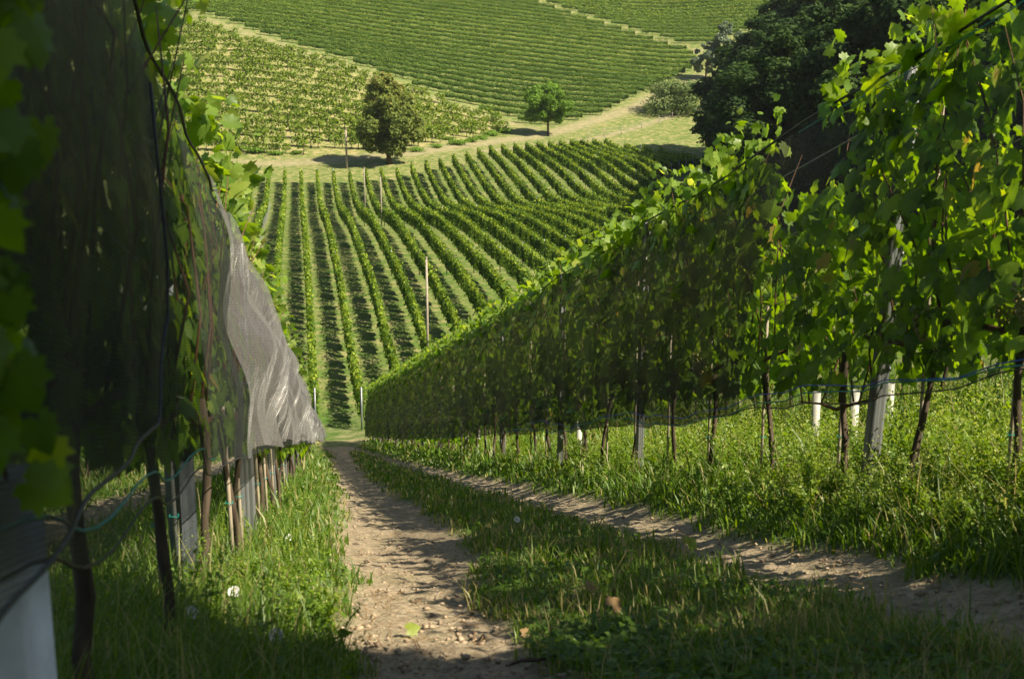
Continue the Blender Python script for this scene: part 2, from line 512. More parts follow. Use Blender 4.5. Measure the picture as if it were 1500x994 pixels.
def build_ground():
    na, nr = 820, 640
    ang = np.linspace(-1, 1, na)
    ang = np.sign(ang) * np.abs(ang) ** 1.9 * R(180)
    r = np.exp(np.linspace(np.log(0.5), np.log(720), nr))
    A, Rr = np.meshgrid(ang, r)
    x = Rr * np.sin(A); y = Rr * np.cos(A) - 1.5
    z = ground_z(x, y)
    near = y < 60
    so = np.where(near, soil(x, y), 0.0)
    # small real relief
    amp = np.where(near, 1.0, 0.0)
    z = z + amp * (-.035 * so + .012 * wob(x, y, 3.1) + .008 * wob(y, x, 9.7) + so * .010 * wob(x + 3, y, 17.0))
    z = z + (1 - amp) * 0.06 * wob(x, y, .35)
    m = MB()
    i = (np.arange(nr - 1)[:, None] * na + np.arange(na - 1)[None]).ravel()
    q = np.stack([i, i + 1, i + na + 1, i + na], -1)
    X0 = x + .1767 * (y * CP - z * SP)
    Dd = y * CP - z * SP
    # straw: dry grass amount
    straw = np.zeros_like(z)
    straw = np.where(~near, .33, straw)
    straw = np.where(in_poly(x, y, P_MID), .95, straw)
    beyond = (Dd > d_top(X0) + 1.0)
    up = in_poly(x, y, P_UP) | in_poly(x, y, P_UPR)
    straw = np.where(beyond & ~in_poly(x, y, P_MID) & ~up, .54, straw)
    straw = np.where(up, .42, straw)
    bare = np.clip(1.3 - line_dist(x, y, T_PATH) / 2.2, 0, 1) * .55
    bare = np.maximum(bare, np.clip(1.3 - line_dist(x, y, T_DIV) / 1.1, 0, 1) * .9)
    bare = np.maximum(bare, np.clip(1.3 - line_dist(x, y, T_PATH2) / .9, 0, 1) * .6)
    bare = np.maximum(bare, np.clip(1.3 - line_dist(x, y, T_MIDUP) / 1.0, 0, 1) * .45)
    bare = np.where(near, so * (1 - sstep(49, 53, Dd)) + .25 * sstep(49, 53, Dd) * (wob(x, y, .7) > .3), bare)
    # pale crossing at the foot of the slope
    cross = np.exp(-((Dd - 53.5) / 1.8) ** 2)
    straw = np.maximum(straw, cross * .8)
    m.add(np.stack([x, y, z], -1).reshape(-1, 3), q, bare.ravel())
    mat, N, L = new_mat('ground')
    at = N.new('ShaderNodeAttribute'); at.attribute_name = 'tint'
    st = N.new('ShaderNodeAttribute'); st.attribute_name = 'straw'
    ge = N.new('ShaderNodeNewGeometry')

    def noise(sc, det=5, rough=.6):
        n = N.new('ShaderNodeTexNoise'); n.inputs['Scale'].default_value = sc; n.inputs['Detail'].default_value = det
        n.inputs['Roughness'].default_value = rough
        L.new(ge.outputs['Position'], n.inputs['Vector']); return n

    def mix(fac, a, b):
        mxx = N.new('ShaderNodeMix'); mxx.data_type = 'RGBA'
        L.new(fac, mxx.inputs[0]); L.new(a, mxx.inputs[6]); L.new(b, mxx.inputs[7]); return mxx.outputs[2]

    def maths(op, a, b, c=None, clamp=False):
        mm = N.new('ShaderNodeMath'); mm.operation = op; mm.use_clamp = clamp
        for k, w_ in enumerate((a, b, c)):
            if w_ is None: continue
            if isinstance(w_, (int, float)): mm.inputs[k].default_value = w_
            else: L.new(w_, mm.inputs[k])
        return mm.outputs[0]
    n1, n2, n3, n4 = noise(.35), noise(3.0), noise(26.0, 6, .7), noise(1.1, 6, .7)
    green = ramp(N, [(.25, (.028, .065, .012)), (.5, (.055, .11, .018)), (.75, (.10, .15, .032))]); L.new(n2.outputs[0], green.inputs[0])
    dry = ramp(N, [(.30, (.08, .12, .03)), (.46, (.17, .18, .06)), (.60, (.28, .24, .115)), (.8, (.36, .29, .17))]); L.new(n4.outputs[0], dry.inputs[0])
    earth = ramp(N, [(.25, (.135, .108, .07)), (.5, (.285, .23, .155)), (.75, (.43, .36, .255))]); L.new(n3.outputs[0], earth.inputs[0])
    f1 = maths('MULTIPLY_ADD', n4.outputs[0], 1.6, -.8)
    sfac = maths('ADD', st.outputs['Fac'], maths('MULTIPLY', f1, 1.3), clamp=True)
    sfac2 = maths('MAXIMUM', sfac, maths('MULTIPLY_ADD', n1.outputs[0], 1.6, -.72), clamp=True)
    c1 = mix(sfac2, green.outputs[0], dry.outputs[0])
    f2 = maths('MULTIPLY_ADD', n2.outputs[0], 1.2, -.6)
    bfac = maths('ADD', at.outputs['Fac'], maths('MULTIPLY', f2, maths('MINIMUM', maths('MULTIPLY', at.outputs['Fac'], 4.0), 1.0)), clamp=True)
    c2 = mix(bfac, c1, earth.outputs[0])
    p = N.new('ShaderNodeBsdfPrincipled'); p.inputs['Roughness'].default_value = .95; p.inputs['Specular IOR Level'].default_value = .1
    L.new(c2, p.inputs['Base Color'])
    bp = N.new('ShaderNodeBump'); bp.inputs['Strength'].default_value = .9; bp.inputs['Distance'].default_value = .05
    hh = maths('ADD', maths('MULTIPLY', n3.outputs[0], .5), n2.outputs[0])
    L.new(hh, bp.inputs['Height']); L.new(bp.outputs[0], p.inputs['Normal'])
    o = N.new('ShaderNodeOutputMaterial'); L.new(p.outputs[0], o.inputs[0])
    ob = m.build('ground', mat, smooth=True)
    a2 = ob.data.attributes.new('straw', 'FLOAT', 'POINT'); a2.data.foreach_set('value', straw.ravel().astype(np.float32))
    tag(ob, kind='structure')
    return ob


build_ground()


def gz(x, y):
    return float(ground_z(np.array([x]), np.array([y]))[0])


# ------------------------------------------------------------------ rows of vines in the valley field
def rand_dirs(n, r=rng):
    return unit(r.normal(size=(n, 3)))


def hedge(path, per_m, size, z0, z1, half, mat, tmpl, name='foliage', parent=None, core=True, seed=0, origin=None, tshift=0.0, breaks=0.0):
    """a trellised row as leaves scattered through its volume. path: (n,2) xy samples"""
    r = np.random.default_rng(seed)
    path = np.asarray(path, float)
    seg = np.hypot(*(path[1:] - path[:-1]).T)
    cum = np.concatenate([[0], np.cumsum(seg)])
    total = cum[-1]
    n = max(6, int(total * per_m))
    t = r.random(n) * total
    x = np.interp(t, cum, path[:, 0]); y = np.interp(t, cum, path[:, 1])
    d = path[-1] - path[0]; d = d / np.hypot(*d)
    nx, ny = -d[1], d[0]
    bump = .85 + .12 * np.sin(t * 2.1 + seed) + .10 * np.sin(t * 5.7 + seed * 2) + .10 * np.sin(t * 11.3 + seed * 3)
    lat = np.clip(r.normal(size=n) * .55, -1.3, 1.3) * half * bump
    hh = r.random(n) ** .8
    gap = np.sin(t * 2 * np.pi / 1.05 + seed)
    top = z1 + .07 * gap + .07 * np.sin(t * 3.3 + seed) + .06 * np.sin(t * 8.1 + seed)
    z0 = z0 - .10 * gap
    zz = z0 + (top - z0) * hh
    stray = r.random(n) < .04
    zz = np.where(stray, top + r.random(n) * .25, zz)
    g = ground_z(x, y)
    P = np.stack([x + nx * lat, y + ny * lat, g + zz], -1)
    Nn = rand_dirs(n, r) + np.stack([nx * lat / half, ny * lat / half, 0 * lat], -1) * 1.2 + np.array([0, 0, .6])
    U = rand_dirs(n, r) + np.array([0, 0, -.6])
    tint = np.clip(r.normal(.45, .2, n) + .12 * (hh - .5) + .30 * (hh > .86) - .10 + .1 * np.sin(t * .4 + seed), 0, 1)  # paler tops: young shoots, plus sunlight painted on the row crowns
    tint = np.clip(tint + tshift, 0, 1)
    if origin is not None: P = P - np.asarray(origin)
    m = MB()
    v, f, a = cards(P, Nn, U, size * r.uniform(.7, 1.35, n), tmpl[0], tmpl[1], tint)
    m.add(v, f, a)
    if core:
        k = max(2, int(total / (.45 if breaks else 1.0)) + 1)
        tt = np.linspace(0, total, k)
        cx = np.interp(tt, cum, path[:, 0]); cy = np.interp(tt, cum, path[:, 1]); cg = ground_z(cx, cy)
        rings = []
        for (a_, b_) in ((-.45, .62), (-.3, z1 - .32), (.3, z1 - .32), (.45, .62)):
            w_ = half * a_ * (1 + .5 * r.normal(size=k) * .5)
            rings.append(np.stack([cx + nx * w_, cy + ny * w_, cg + b_ + r.normal(size=k) * .12], -1))
        Vv = np.stack(rings, 1).reshape(-1, 3)
        if origin is not None: Vv = Vv - np.asarray(origin)
        i = (np.arange(k - 1)[:, None] * 4 + np.arange(4)[None]).ravel()
        j = (np.arange(k - 1)[:, None] * 4 + (np.arange(4)[None] + 1) % 4).ravel()
        caps = np.array([[0, 1, 2, 3], [(k - 1) * 4 + 3, (k - 1) * 4 + 2, (k - 1) * 4 + 1, (k - 1) * 4]])
        qd = np.stack([i, j, j + 4, i + 4], -1)
        if breaks:
            kp = np.repeat(r.random(k - 1) > breaks, 4); qd = qd[kp]
        m.add(Vv, [qd, caps], .1)
    return m.build(name, mat, parent)


def build_valley_rows():
    for k in range(-7, 27):
        X0 = 3.2 + 2.15 * k
        D1 = float(d_top(X0))
        if k <= 5: D0 = 57.5 + .3 * abs(k)
        else: D0 = float(np.interp(k, [5, 12, 16, 18, 20, 26], [57, 72, 92, 122, 158, 180]))
        D = np.linspace(D0, D1, 60)
        # solve for y on the terrain
        y = D * CP - 3.0
        x = X0 - .1767 * D
        for _ in range(4):
            z = ground_z(x, y)
            y = (D + z * SP) / CP
        path = np.stack([x, y], -1)
        org = (x[0], y[0], float(ground_z(x[:1], y[:1])[0]))
        if k + 8 <= 17:
            lab = ordinal(k + 8) + ' vine row of the valley field, counting from its left end'
        else:
            lab = ordinal(27 - k) + ' vine row of the valley field, counting from the dark wood'
        o = empty('vine_row', org, lab, 'vine row', 'long trellised vine rows of the valley field')
        length = np.hypot(*(path[-1] - path[0]))
        # nearer half with smaller leaves
        half = 30
        if D0 < 110:
            near = path[:half]; far = path[half - 1:]
            f1 = hedge(near, 170, .125, .58, 1.9, .20, M['row_leaf'], LEAF_LOW, 'foliage', o, core=True, seed=k + 50, origin=org, breaks=.58)
            f2 = hedge(far, 95, .17, .58, 1.9, .20, M['row_leaf'], LEAF_LOW, 'foliage', o, core=True, seed=k + 50, origin=org, breaks=.58)
            me = f1.data
            # join the two stretches into one mesh
            import bmesh
            bm = bmesh.new(); bm.from_mesh(f1.data); bm.from_mesh(f2.data); bm.to_mesh(f1.data); bm.free()
            old = f2.data; bpy.data.objects.remove(f2); bpy.data.meshes.remove(old)
        else:
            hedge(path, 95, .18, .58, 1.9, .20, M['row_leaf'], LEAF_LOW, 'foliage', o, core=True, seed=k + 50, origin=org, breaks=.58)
        # end posts and trellis posts
        for q, idx in enumerate((0, 20, 40, 59)):
            px, py = path[idx]
            g = gz(px, py)
            pm = MB()
            lean = -.15 if q == 0 else (.15 if q == 3 else 0)
            v, f = tube([(px - org[0], py - org[1] + lean, g - .2 - org[2]), (px - org[0], py - org[1], g + 2.02 - org[2])], .045, 6)
            pm.add(v, f)
            pm.build('post', M['steel'], o)
        if k <= -3:                                                   # side nets drawn along the rows at the left end
            n = 50
            tt = np.linspace(.02, .85, n)
            nx_ = np.interp(tt * 59, np.arange(60), path[:, 0]) + .42
            ny_ = np.interp(tt * 59, np.arange(60), path[:, 1])
            g = ground_z(nx_, ny_)
            vs = []
            for row, (dz, dx) in enumerate(((.45, .05), (.9, .08), (1.35, 0))):
                vs.append(np.stack([nx_ + dx + .05 * np.sin(tt * 60 + row), ny_, g + dz + .06 * np.sin(tt * 37 + k)], -1))
            V = np.stack(vs, 1).reshape(-1, 3) - np.array(org)
            i = (np.arange(n - 1)[:, None] * 3 + np.arange(2)[None]).ravel()
            nm = MB().add(V, np.stack([i, i + 1, i + 4, i + 3], -1), V[:, 2])
            nm.build('side_net', M['net_far'], o)


build_valley_rows()


# ------------------------------------------------------------------ hillside vineyards
def clip_rows(poly, y0, y1, step, skew, ds=1.0):
    xs = np.arange(-140, 150, ds)
    for yy in np.arange(y0, y1, step):
        ys = yy + skew * xs + 1.5 * np.sin(xs * .02)
        ins = in_poly(xs, ys, poly)
        i = 0
        while i < len(xs):
            if ins[i]:
                j = i
                while j + 1 < len(xs) and ins[j + 1]: j += 1
                if j - i > 4: yield np.stack([xs[i:j + 1], ys[i:j + 1]], -1)
                i = j + 1
            else: i += 1


def hill_rows(poly, y0, y1, label, group, seed0, dens=95, skew=0.0):
    k = 0
    for path in clip_rows(poly, y0, y1, 4.1, skew):
        k += 1
        ym = path[:, 1].mean()
        org = (path[0, 0], path[0, 1], gz(path[0, 0], path[0, 1]))
        if ym > 400: continue
        o = hedge(path, dens * (1.0 if ym < 330 else .7), .16 if ym < 330 else .22, .35, 1.6, .27, M['hill_leaf'], LEAF_LOW, 'vine_row', None, True, seed0 + k, org, tshift=float(np.interp(ym, [215, 262, 285, 400], [-.22, -.12, .14, .05]) + .10 * rng.normal()))
        o.location = org
        tag(o, label.format(ordinal(k)), 'vine row', group)


hill_rows(P_UP, 215, 400, '{} vine row up the opposite hillside, counted from the small tree', 'vine rows across the opposite hillside', 300)
hill_rows(P_UPR, 280, 400, '{} vine row of the top field beyond the pale dividing track', 'vine rows of the top field beyond the dividing track', 600)


def build_young_vines():
    protos = []
    spots = []
    xs = np.arange(-120, 20, 1.2)
    row = 0
    for yy in np.arange(160, 300, 4.7):
        row += 1
        x = xs + rng.normal(size=len(xs)) * .16 + (row % 2) * .6
        y = yy - .06 * x + rng.normal(size=len(xs)) * .12
        ins = in_poly(x, y, P_MID)
        keep = ins & (rng.random(len(xs)) > .08)
        for a, b in zip(x[keep], y[keep]):
            spots.append((a, b, row))
    # only what the view can hold
    sp = []
    for a, b, rw in spots:
        z = gz(a, b)
        X, D, Y = w2cam(a, b, z)
        u = 750 + F * X / D; v = 497 - F * Y / D
        if u > 120 and v > -25: sp.append((D, a, b, z))
    sp.sort()
    variants = []
    for k in range(8):
        r = np.random.default_rng(900 + k)
        n = 85
        hgt = r.uniform(1.25, 1.65)
        a = r.random(n) * 6.28; rad = np.sqrt(r.random(n)) * .55
        zz = .55 + r.random(n) * (hgt - .4)
        rad = rad * (1.15 - .5 * np.abs(zz - .95))
        P = np.stack([np.cos(a) * rad * 1.15, np.sin(a) * rad * .8, zz], -1)
        v, f, t = cards(P, rand_dirs(n, r) + np.array([0, 0, .5]), rand_dirs(n, r), r.uniform(.14, .3, n), LEAF_LOW[0], LEAF_LOW[1], np.clip(r.normal(.5, .22, n), 0, 1))
        fm = MB().add(v, f, t).mesh('foliage', M['shrubby_leaf'])
        v, f = tube([(0, 0, -.1), (.03, 0, .5), (0, .02, .95)], [.05, .04, .03], 5)
        tm = MB().add(v, f).mesh('trunk', M['bark'])
        variants.append((fm, tm))
    rest = MB()
    for i, (D, a, b, z) in enumerate(sp):
        fm, tm = variants[i % 8]
        if i < 295:
            o = empty('young_vine', (a, b, z), 'low bushy young vine on the straw coloured slope beside the big tree', 'vine', 'young bush vines on the straw coloured slope')
            o.rotation_euler = (0, 0, rng.uniform(-.5, .5)); s = rng.uniform(1.05, 1.5); o.scale = (s, s * 1.1, s * rng.uniform(.9, 1.1))
            for nm, me in (('foliage', fm), ('trunk', tm)):
                c = bpy.data.objects.new(nm, me); COL.objects.link(c); c.parent = o
        else:
            n = len(fm.vertices); co = np.empty(n * 3, np.float32); fm.vertices.foreach_get('co', co)
            co = co.reshape(-1, 3) * rng.uniform(1.05, 1.5) + np.array([a, b, z])
            ti = np.empty(n, np.float32); fm.attributes['tint'].data.foreach_get('value', ti)
            rest.add(co, np.arange(n).reshape(-1, 4), ti)
    if rest.n:
        o = rest.build('distant_young_vines', M['shrubby_leaf'])
        tag(o, 'upper young bush vines dotted over the top of the straw slope', 'vines', kind='stuff')
    print('young vines', len(sp))


build_young_vines()


# ------------------------------------------------------------------ trees and bushes
def crown_mesh(r, lobes, n, size, mat, name='crown', flat=.0, brown_top=False):
    """leaf cards through the volume of many overlapping lobes. lobes: (x,y,z,rx,rz)"""
    Ls = np.array(lobes)
    wgt = Ls[:, 3] ** 2; wgt /= wgt.sum()
    k = r.choice(len(Ls), n, p=wgt)
    d = rand_dirs(n, r)
    rad = .45 + .6 * r.random(n) ** .45
    rough = 1 + .18 * np.sin(d[:, 0] * 7 + k) * np.sin(d[:, 1] * 8 + k * 2) + .12 * np.sin(d[:, 2] * 13 + k)
    P = Ls[k, :3] + d * rad[:, None] * rough[:, None] * Ls[k][:, [3, 3, 4]]
    Nn = d * 1.1 + rand_dirs(n, r) * .9 + np.array([0, 0, .35])
    U = rand_dirs(n, r) + np.array([0, 0, -.5])
    zt = (P[:, 2] - P[:, 2].min()) / (np.ptp(P[:, 2]) + 1e-6)
    tint = r.normal(.42, .16, n) + .22 * np.sin(k * 2.4) * .6
    if brown_top: tint = tint + .55 * np.clip(zt - .45, 0, 1)
    v, f, a = cards(P, Nn, U, size * r.uniform(.6, 1.4, n), LEAF_LOW[0], LEAF_LOW[1], np.clip(tint, 0, 1))
    return MB().add(v, f, a).mesh(name, mat)


def trunk_mesh(r, h, r0, limbs, spread, name='trunk'):
    m = MB()
    pts = [(0, 0, -.4), (.02 * h * r.normal() * .5, 0, h * .3), (.03 * h * r.normal(), .02 * h * r.normal(), h * .62), (0, 0, h * .9)]
    v, f = tube(pts, [r0 * 1.25, r0, r0 * .65, r0 * .25], 8); m.add(v, f)
    for i in range(limbs):
        a = i * 2.4 + r.random(); z0 = h * r.uniform(.22, .6)
        l = spread * r.uniform(.5, .85)
        p = [(0, 0, z0), (math.cos(a) * l * .45, math.sin(a) * l * .45, z0 + l * .35), (math.cos(a) * l, math.sin(a) * l, z0 + l * .75)]
        v, f = tube(p, [r0 * .45, r0 * .28, r0 * .1], 6); m.add(v, f)
    return m.mesh(name, M['bark'], True)


def lobes_for(r, h, w, base, n, taper=1.0, minr=.16):
    out = []
    for i in range(n):
        t = (i + .5) / n
        z = base + (h - base) * (.08 + .86 * t)
        prof = math.sin(math.pi * min(1, (t * .82 + .14))) ** .7 * (1 - .25 * taper * t)
        a = i * 2.399 + r.random() * .6
        rr = w * prof * r.uniform(.15, .95)
        lr = w * r.uniform(minr, minr + .20) * (prof * .8 + .2) + .12
        out.append((math.cos(a) * rr, math.sin(a) * rr, z, lr, lr * .8))
    return out


def tree(name, base, h, w, crown_base, n, size, mat, nl, label, cat, group=None, seed=1, r0=None, brown=False, limbs=7, meshes=None):
    r = np.random.default_rng(seed)
    o = empty(name, base, label, cat, group)
    if meshes is None:
        lobes = lobes_for(r, h, w, crown_base, nl, minr=.10 if brown else .14)
        meshes = (crown_mesh(r, lobes, n, size, mat, brown_top=brown), trunk_mesh(r, h * .85, r0 or h * .022, limbs, w * .8))
    for nm, me in zip(('crown', 'trunk'), meshes):
        c = bpy.data.objects.new(nm, me); COL.objects.link(c); c.parent = o
    return o, meshes


def gpt(u, v):
    p = ray_ground(u, v)
    return (float(p[0]), float(p[1]), gz(p[0], p[1]))


tree('walnut_tree', gpt(570, 241), 13.2, 6.0, 1.0, 22000, .27, M['tree_brown'], 60,
     'large tree with browning crown top beside the wooden pole below the slope', 'tree', seed=3, r0=.3, brown=True)
tree('round_tree', gpt(803, 199), 9.2, 4.6, 2.2, 20000, .24, M['tree_green'], 46,
     'small bright green round tree standing alone by the dirt track', 'tree', seed=5, r0=.17)

# dark wood on the right: four kinds of tree, each placed as its own object
wood = []
for k in range(5):
    r = np.random.default_rng(40 + k)
    h = (24, 21, 27, 19, 23)[k]
    lobes = lobes_for(r, h, h * .30, h * .03, 46, minr=.14)
    wood.append((h, (crown_mesh(r, lobes, 26000, .30, M['forest_leaf']), trunk_mesh(r, h * .85, h * .018, 8, h * .2))))
WOOD = [(1072, 152, 14), (1092, 136, 15), (1118, 122, 16), (1062, 172, 12), (1068, 203, 14), (1082, 197, 17), (1100, 182, 20), (1150, 176, 23), (1125, 205, 24), (1185, 190, 27), (1215, 160, 24), (1270, 165, 27), (1165, 152, 19),
        (1240, 138, 22), (1300, 145, 25), (1350, 128, 23), (1330, 170, 28), (1400, 150, 26), (1440, 122, 22), (1500, 135, 24), (1230, 190, 29), (1560, 120, 22),
        (1420, 180, 28), (1110, 168, 14), (1290, 118, 17), (1390, 108, 16), (1500, 105, 16), (1620, 130, 24)]
for i, (u, D, h) in enumerate(WOOD):
    x = (u - 750) / F * D; y = D * CP - 3
    z = gz(x, y)
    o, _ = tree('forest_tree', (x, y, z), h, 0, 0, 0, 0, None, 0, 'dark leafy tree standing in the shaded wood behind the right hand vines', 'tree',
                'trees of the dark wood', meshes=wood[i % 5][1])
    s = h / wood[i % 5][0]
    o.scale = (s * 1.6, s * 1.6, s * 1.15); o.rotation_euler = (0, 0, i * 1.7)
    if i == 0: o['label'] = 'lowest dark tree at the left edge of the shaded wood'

for i, (x, y, h) in enumerate([(31, 150, 21), (30, 135, 20), (30, 122, 21), (34, 110, 23), (38, 98, 23), (30, 112, 20), (48, 88, 24), (46, 118, 25), (60, 100, 26), (52, 70, 23), (66, 78, 25), (56, 138, 25), (64, 52, 22), (80, 90, 26)]):
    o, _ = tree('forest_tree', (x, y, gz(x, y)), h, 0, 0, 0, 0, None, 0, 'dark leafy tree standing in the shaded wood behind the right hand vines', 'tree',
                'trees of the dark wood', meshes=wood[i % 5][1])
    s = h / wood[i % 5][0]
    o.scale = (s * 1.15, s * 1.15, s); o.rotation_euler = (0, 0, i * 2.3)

# unseen trees added uphill, behind the photographer, to cast shade over the nearest ground and the near part of the left net
SD = np.array([-math.sin(R(SUN_AZ)), -math.cos(R(SUN_AZ))])      # the way shadows fall
for i, (off, back, h) in enumerate([(2.9, 9, 17), (6.6, 9.5, 18)]):
    c = np.array([1.6, 3.95]) - SD * back + np.array([-SD[1], SD[0]]) * off
    z = gz(c[0], c[1])
    tree('added_shade_tree', (c[0], c[1], z), h, 3.0, .3, 34000, .32, M['tree_green'], 30,
         ('broad' if i else 'slimmer') + ' leafy tree added for shade, uphill behind the photographer, outside the picture', 'tree', seed=60 + i, r0=.15)

# pale trees and bushes at the wood's far edge
tree('poplar_tree', gpt(1062, 118), 13, 4.0, 2, 7000, .4, M['silver_leaf'], 20, 'silvery pale tree rising behind the edge of the dark wood', 'tree', seed=8)
tree('roadside_tree', gpt(1034, 118), 8.5, 3.2, 1.5, 5000, .34, M['silver_leaf'], 14, 'slim grey green tree at the bend of the pale track', 'tree', seed=9)


def bush(name, base, h, w, n, size, mat, label, cat, group=None, seed=1, nl=14, meshes=None):
    r = np.random.default_rng(seed)
    o = empty(name, base, label, cat, group)
    if meshes is None:
        lobes = [(r.normal() * w * .3, r.normal() * w * .3, h * r.uniform(.15, .7), w * r.uniform(.2, .4), h * r.uniform(.2, .35)) for _ in range(nl)]
        m = MB()
        for i in range(9):
            a = i * 2.4; l = w * .35
            v, f = tube([(0, 0, -.1), (math.cos(a) * l * .5, math.sin(a) * l * .5, h * .4), (math.cos(a) * l, math.sin(a) * l, h * .75)], [.05, .035, .015], 5)
            m.add(v, f)
        meshes = (crown_mesh(r, lobes, n, size, mat, 'foliage'), m.mesh('stems', M['bark']))
    for nm, me in zip(('foliage', 'stems'), meshes):
        c = bpy.data.objects.new(nm, me); COL.objects.link(c); c.parent = o
    return o, meshes


bush('willow_bush', gpt(992, 166), 7.0, 9.5, 11000, .28, M['willow_leaf'], 'big pale willow bush on the verge between the two pale tracks', 'bush', seed=12)
_, shm = bush('low_shrub', gpt(372, 224), 1.0, 2.4, 700, .2, M['tree_green'], 'widest low green shrub at the foot of the straw slope', 'shrub', 'low shrubs along the foot of the straw slope', seed=14)
for i, (u, v, s) in enumerate([(402, 227, .7), (432, 226, .6), (345, 220, .8), (612, 222, .7), (640, 216, .6), (668, 212, .9), (690, 208, .8), (706, 204, .7), (722, 199, .9), (736, 194, 1.0), (655, 205, .6), (846, 212, .7), (968, 160, 1.3)]):
    o, _ = bush('low_shrub', gpt(u, v), 0, 0, 0, 0, None, 'small rounded green shrub at the foot of the straw slope', 'shrub', 'low shrubs along the foot of the straw slope', meshes=shm)
    o.scale = (s, s, s); o.rotation_euler = (0, 0, i * 1.3)
    if i == 11: o['label'] = 'small green shrub alone at the far ends of the valley rows'; del o['group']
    if i == 12: o['label'] = 'green shrub at the left foot of the pale willow bush'; del o['group']


def pole(u_base, v_base, h, rad, mat, label, D=None, cat='pole', name='wooden_pole'):
    if D is None:
        b = gpt(u_base, v_base)
    else:
        x = (u_base - 750) / F * D; y = D * CP - 3
        for _ in range(4):
            z = gz(x, y); y = (D + z * SP) / CP
        b = (x, y, gz(x, y))
    m = MB(); v, f = tube([(0, 0, -.4), (.01, 0, h * .5), (0, 0, h)], [rad * 1.1, rad, rad * .85], 10); m.add(v, f)
    v, f = tube([(0, 0, h), (0, 0, h + .06)], [rad * 1.25, rad * 1.05], 10); m.add(v, f)
    o = m.build(name, mat); o.location = b
    tag(o, label, cat)
    return o


pole(508, 247, 5.4, .14, M['wood_pole'], 'thick wooden pole beside the browning big tree')
pole(535, 0, 5.6, .06, M['wood_pole'], 'thin grey pole between the two middle valley rows, farther of the pair', D=146)
pole(559, 0, 5.2, .065, M['wood_pole'], 'grey pole in the valley rows, nearer of the pair', D=131)
pole(627, 0, 6.6, .065, M['wood_pole'], 'tall pale pole with white foot standing lowest among the valley rows', D=68)

# wire fence on the bank
pts = [gpt(u, v) for u, v in [(862, 203), (885, 200), (910, 197), (940, 189), (965, 182), (985, 176)]]
fo = empty('wire_fence', pts[0], 'thin wire fence along the pale bank below the willow bush', 'fence')
for p in pts:
    v, f = tube([(p[0] - pts[0][0], p[1] - pts[0][1], p[2] - pts[0][2] - .2), (p[0] - pts[0][0], p[1] - pts[0][1], p[2] - pts[0][2] + 1.5)], .05, 5)
    MB().add(v, f).build('post', M['wood_pole'], fo)
wm = MB()
for hh in (.5, .95, 1.35):
    v, f = tube([(p[0] - pts[0][0], p[1] - pts[0][1], p[2] - pts[0][2] + hh) for p in pts], .012, 4, cap=False); wm.add(v, f)
wm.build('wires', M['wire'], fo)


# ------------------------------------------------------------------ the two near vine rows
def row_xy(side, D, lat=0.0):
    """point on a near row; lat is measured to the right of the row line"""
    X = {'R': 3.0 - .171 * D, 'L': -.45 - .1546 * D, 'R2': 5.7 - .168 * D, 'L2': -3.1 - .158 * D}[side] + lat
    y = D * CP - .5
    for _ in range(4):
        z = fore_or_far(X, y)
        y = (D + z * SP) / CP
    return X, y, z


def fore_or_far(x, y):
    return float(ground_z(np.array([float(x)]), np.array([float(y)]))[0])


def canopy(seed, n, tmpl, size, z0, z1, lat=.15, length=1.15, mat=None, droop=0.7, lift=0.0, name='foliage', tmean=.42):
    r = np.random.default_rng(seed)
    x = (r.random(n) - .5) * length
    h = r.random(n)
    z = z0 + (z1 - z0) * h
    y = np.clip(r.normal(size=n), -1.7, 1.7) * lat * (1.15 - .75 * h)
    # leaves gather along a few shoots, leaving gaps between them
    shoots = np.linspace(-length / 2, length / 2, 8) + r.normal(size=8) * .04
    k = r.integers(0, 8, n)
    x = .62 * (shoots[k] + r.normal(size=n) * .07 + (h - .5) * .1 * np.sin(k)) + .38 * x
    P = np.stack([x, y, z + lift], -1)
    sgn = np.sign(y + 1e-6)
    Nn = np.stack([r.normal(size=n) * .5, sgn * 1.0 + r.normal(size=n) * .45, .35 + r.normal(size=n) * .45], -1)
    U = np.stack([r.normal(size=n) * .6, sgn * .25 + r.normal(size=n) * .2, -droop + r.normal(size=n) * .45], -1)
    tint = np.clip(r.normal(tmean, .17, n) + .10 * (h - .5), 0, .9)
    old = r.random(n) < .008
    tint = np.where(old, 1.0, tint)
    sz = size * r.uniform(.45, 1.3, n)
    m = MB()
    sets = [tmpl] if tmpl is not LEAF else [LEAF, LEAF_B, LEAF_C]
    for q, tp in enumerate(sets):
        k_ = np.arange(n) % len(sets) == q
        v, f, a = cards(P[k_], Nn[k_], U[k_], sz[k_], tp[0], tp[1], tint[k_])
        if tmpl is LEAF:                      # paler midrib and slightly tired margins
            a = a + np.tile(np.concatenate([np.full(len(tp[0]) - 1, -.03), [.16]]), int(k_.sum()))
        m.add(v, f, a)
    return m.mesh(name, mat or M['vine_leaf'])


